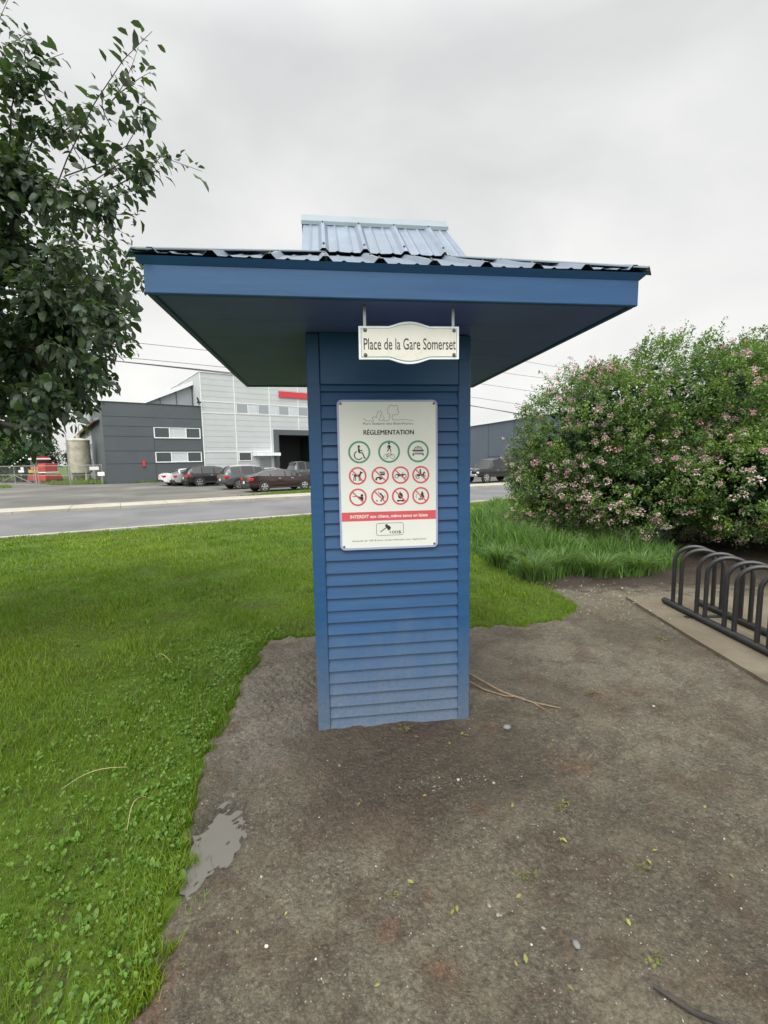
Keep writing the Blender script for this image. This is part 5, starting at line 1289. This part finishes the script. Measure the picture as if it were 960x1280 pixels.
# ------------------------------------------------------------------ small things on the bare dirt
def pebbles():
    n = 3600; x = rng.uniform(-1.0,3.2,n); y = .7+rng.random(n)**1.5*5.0; k = (pdist(x,y,DIRT) > .03) & ~inpoly(x,y,BODY) & ~((x > 2.66) & (y < 5.15))
    dens = np.where((x > .3) & (y < 2.0),1.0,.45)+.5*((y > 4.4) & (x > 1.6)); k &= rng.random(n) < dens; x, y = x[k], y[k]
    xc = rng.normal(.35,.22,160); yc = 2.12+.16*xc+rng.normal(0,.035,160); x = np.concatenate([x,xc]); y = np.concatenate([y,yc]); n = len(x)
    s = .0016+.0026*rng.random(n)**2+(rng.random(n) > .985)*rng.uniform(.003,.007,n)
    ico = np.array([(0,0,1),(.894,0,.447),(.276,.851,.447),(-.724,.526,.447),(-.724,-.526,.447),(.276,-.851,.447),(.724,.526,-.447),(-.276,.851,-.447),(-.894,0,-.447),(-.276,-.851,-.447),(.724,-.526,-.447),(0,0,-1)])
    fc = np.array([(0,1,2),(0,2,3),(0,3,4),(0,4,5),(0,5,1),(1,6,2),(2,7,3),(3,8,4),(4,9,5),(5,10,1),(2,6,7),(3,7,8),(4,8,9),(5,9,10),(1,10,6),(6,11,7),(7,11,8),(8,11,9),(9,11,10),(10,11,6)])
    V = ico[None]*s[:,None,None]*rng.uniform(.65,1.3,(n,12,1))*rng.uniform(.6,1.3,(n,1,3))*np.array([1,1,.7])
    z = dz(x,y); V += np.stack([x,y,z+s*.25],1)[:,None]
    t = rng.random((n,1)); col = np.array([.12,.115,.10])*(1-t)+np.array([.34,.325,.29])*t; col[rng.random(n) < .06] = [.48,.45,.40]
    tag(npmesh('gravel', V.reshape(-1,3), (np.arange(n)*12)[:,None,None].repeat(20,1).reshape(-1,1)+np.tile(fc,(n,1)), M['stone'], np.repeat(col,12,axis=0)), kind='stuff')
pebbles()
def litter():
    pts = [(.36,2.47),(.17,2.55),(.43,2.58),(.28,2.31),(-.15,2.0),(.60,2.0),(.68,1.98),(.72,1.78),(-.38,1.52),(.24,1.5),(1.08,1.75),(.46,1.53),(-.05,1.27),(.83,1.42),(1.46,1.97),(.95,2.5),(.2,2.08),(.42,1.32),(1.3,1.6),(-.52,1.4),(.1,1.62),(.55,1.25)]
    P, D, L, W, C = [],[],[],[],[]
    for (a,b_) in pts:
        for q in range(rnd.choice((1,1,2))):
            th = rnd.uniform(0,2*pi); a2, b2 = a+rnd.uniform(-.02,.02), b_+rnd.uniform(-.02,.02); P.append((a2,b2,float(dz(np.array(a2),np.array(b2)))+.004)); D.append((cos(th),sin(th),rnd.uniform(-.02,.15))); l = rnd.uniform(.016,.034); L.append(l); W.append(l*.45); g_ = rnd.uniform(.7,1.1); C.append((.28*g_,.29*g_,.075*g_) if rnd.random() < .7 else (.24*g_,.20*g_,.08*g_))
    for _ in range(420):      # pale fallen petals under the shrub and by the pad
        a, b_ = rnd.gauss(2.35,.5), rnd.gauss(5.15,.42)
        if pdist(np.array(a),np.array(b_),DIRT) < .03: continue
        zz = float(dz(np.array(a),np.array(b_)))+.004
        if a > 2.68 and b_ < 5.12: zz = .052
        th = rnd.uniform(0,2*pi); P.append((a,b_,zz)); D.append((cos(th),sin(th),rnd.uniform(0,.4))); l = rnd.uniform(.008,.022); L.append(l); W.append(l*.8); g_ = rnd.uniform(.6,1.1); C.append((.50*g_,.42*g_,.34*g_))
    for _ in range(260):      # brown bits
        a, b_ = rnd.uniform(-.8,2.6), .8+rnd.random()**1.3*4
        if pdist(np.array(a),np.array(b_),DIRT) < .04 or inpoly(a,b_,BODY): continue
        th = rnd.uniform(0,2*pi); P.append((a,b_,float(dz(np.array(a),np.array(b_)))+.003)); D.append((cos(th),sin(th),rnd.uniform(0,.1))); l = rnd.uniform(.008,.03); L.append(l); W.append(l*.25); C.append((.07,.05,.03))
    o = leaf_cloud('leaf_litter', np.array(P),np.array(D),np.array(L),np.array(W),np.array(C),M['litter'],None,np.zeros(len(P)),.08,.05); tag(o, kind='stuff')
litter()
def sprout(x, y, n, size, label):
    z = float(dz(np.array(x),np.array(y))); P, D, L, W, C = [],[],[],[],[]
    for k in range(n*4):
        th = k*2.4+rnd.uniform(-.6,.6); e = rnd.uniform(.0,.7); P.append((rnd.gauss(0,.55)*size,rnd.gauss(0,.4)*size,0)); D.append((cos(th)*cos(e),sin(th)*cos(e),sin(e))); l = size*rnd.uniform(.15,.6); L.append(l); W.append(l*rnd.uniform(.25,.6)); g_ = rnd.uniform(.5,1.2); C.append((.15*g_,.175*g_,.045*g_) if rnd.random() < .6 else (.13*g_,.10*g_,.05*g_))
    o = leaf_cloud('weed_sprout', np.array(P),np.array(D),np.array(L),np.array(W),np.array(C),M['litter']); o.location = (x,y,z+.002); tag(o, label, 'weed', 'weed sprouts in the bare dirt')
for a in ((.53,1.62,11,.035,'flat weed sprout in the bare dirt below the right kiosk post, nearest the photo centre'),(.86,1.33,14,.04,'yellowing weed sprout beside a dark twig near the lower right corner'),(.11,2.62,9,.05,'small upright weed sprout just in front of the kiosk base'),(1.42,3.02,9,.045,'small green weed sprout between the kiosk and the concrete pad'),(1.0,1.66,9,.04,'flattened pale weed sprout in the dirt at right'),(2.45,3.95,12,.05,'spreading weed at the edge of the concrete pad'),(.82,1.98,8,.04,'thin weed sprout right of the rut in the dirt'),(-.45,3.35,9,.05,'small weed sprout in the mud left of the kiosk'),(.02,1.55,8,.03,'tiny weed sprout in the dirt below the kiosk base at centre')): sprout(*a)
# fallen twigs
t_ = thing('fallen_branch','forked dry twig lying on the dirt against the kiosk right post','branch',(0,0,0))
def zd(x,y,o=.008): return (x,y,float(dz(np.array(x),np.array(y)))+o)
m = MB(); m.tube([zd(.56,3.33,.03),zd(.66,3.2,.02),zd(.80,3.03),zd(.96,2.89),zd(1.12,2.82)],[.008,.009,.008,.006,.004],7); m.build('main_stem', M['twig'], t_, 60)
m = MB(); m.tube([zd(.56,3.2,.02),zd(.68,3.06,.012),zd(.80,2.985),zd(.86,2.965,.012)],[.006,.006,.005,.004],7); m.build('side_stem', M['twig'], t_, 60)
m = MB(); m.tube([zd(.955,2.875,.014),zd(1.02,2.80,.004),zd(1.04,2.75,.003)],[.004,.003,.002],6); m.build('offshoot', M['twig'], t_, 60)
m = MB(); m.tube([zd(.80,1.24),zd(.88,1.17),zd(.99,1.12)],[.006,.008,.007],7); tag(m.build('fallen_twig', M['bark'], None, 60),'short dark twig lying in the dirt at the bottom right corner','twig')
for (x,y,s,lb) in ((.36,1.51,.008,'small pale round stone, left one of the pair in the dirt below the kiosk'),(.385,1.48,.0075,'small pale round stone, right one of the pair in the dirt below the kiosk'),(.53,1.43,.007,'lone pale stone in the dirt left of the yellowing weed'),(.62,1.37,.014,'flat grey stone half sunk in the dirt near the bottom edge'),(.72,2.62,.022,'dark grey stone lying in the dirt below the forked twig')):
    b_ = MB(); b_.lathe([(s*.3,-.3*s),(s*.9,-.1*s),(s,.15*s),(s*.75,.5*s),(s*.3,.68*s)], n=10)
    me = b_.build('stone', simple('pale_stone' if s < .012 else 'grey_stone', (.20,.19,.165) if s < .012 else (.15,.15,.15), .8), None, 60); me.scale = (1.25,.9,.9); me.rotation_euler = (.1,.1,rnd.uniform(0,3)); me.location = zd(x,y,.002); tag(me, lb, 'stone')
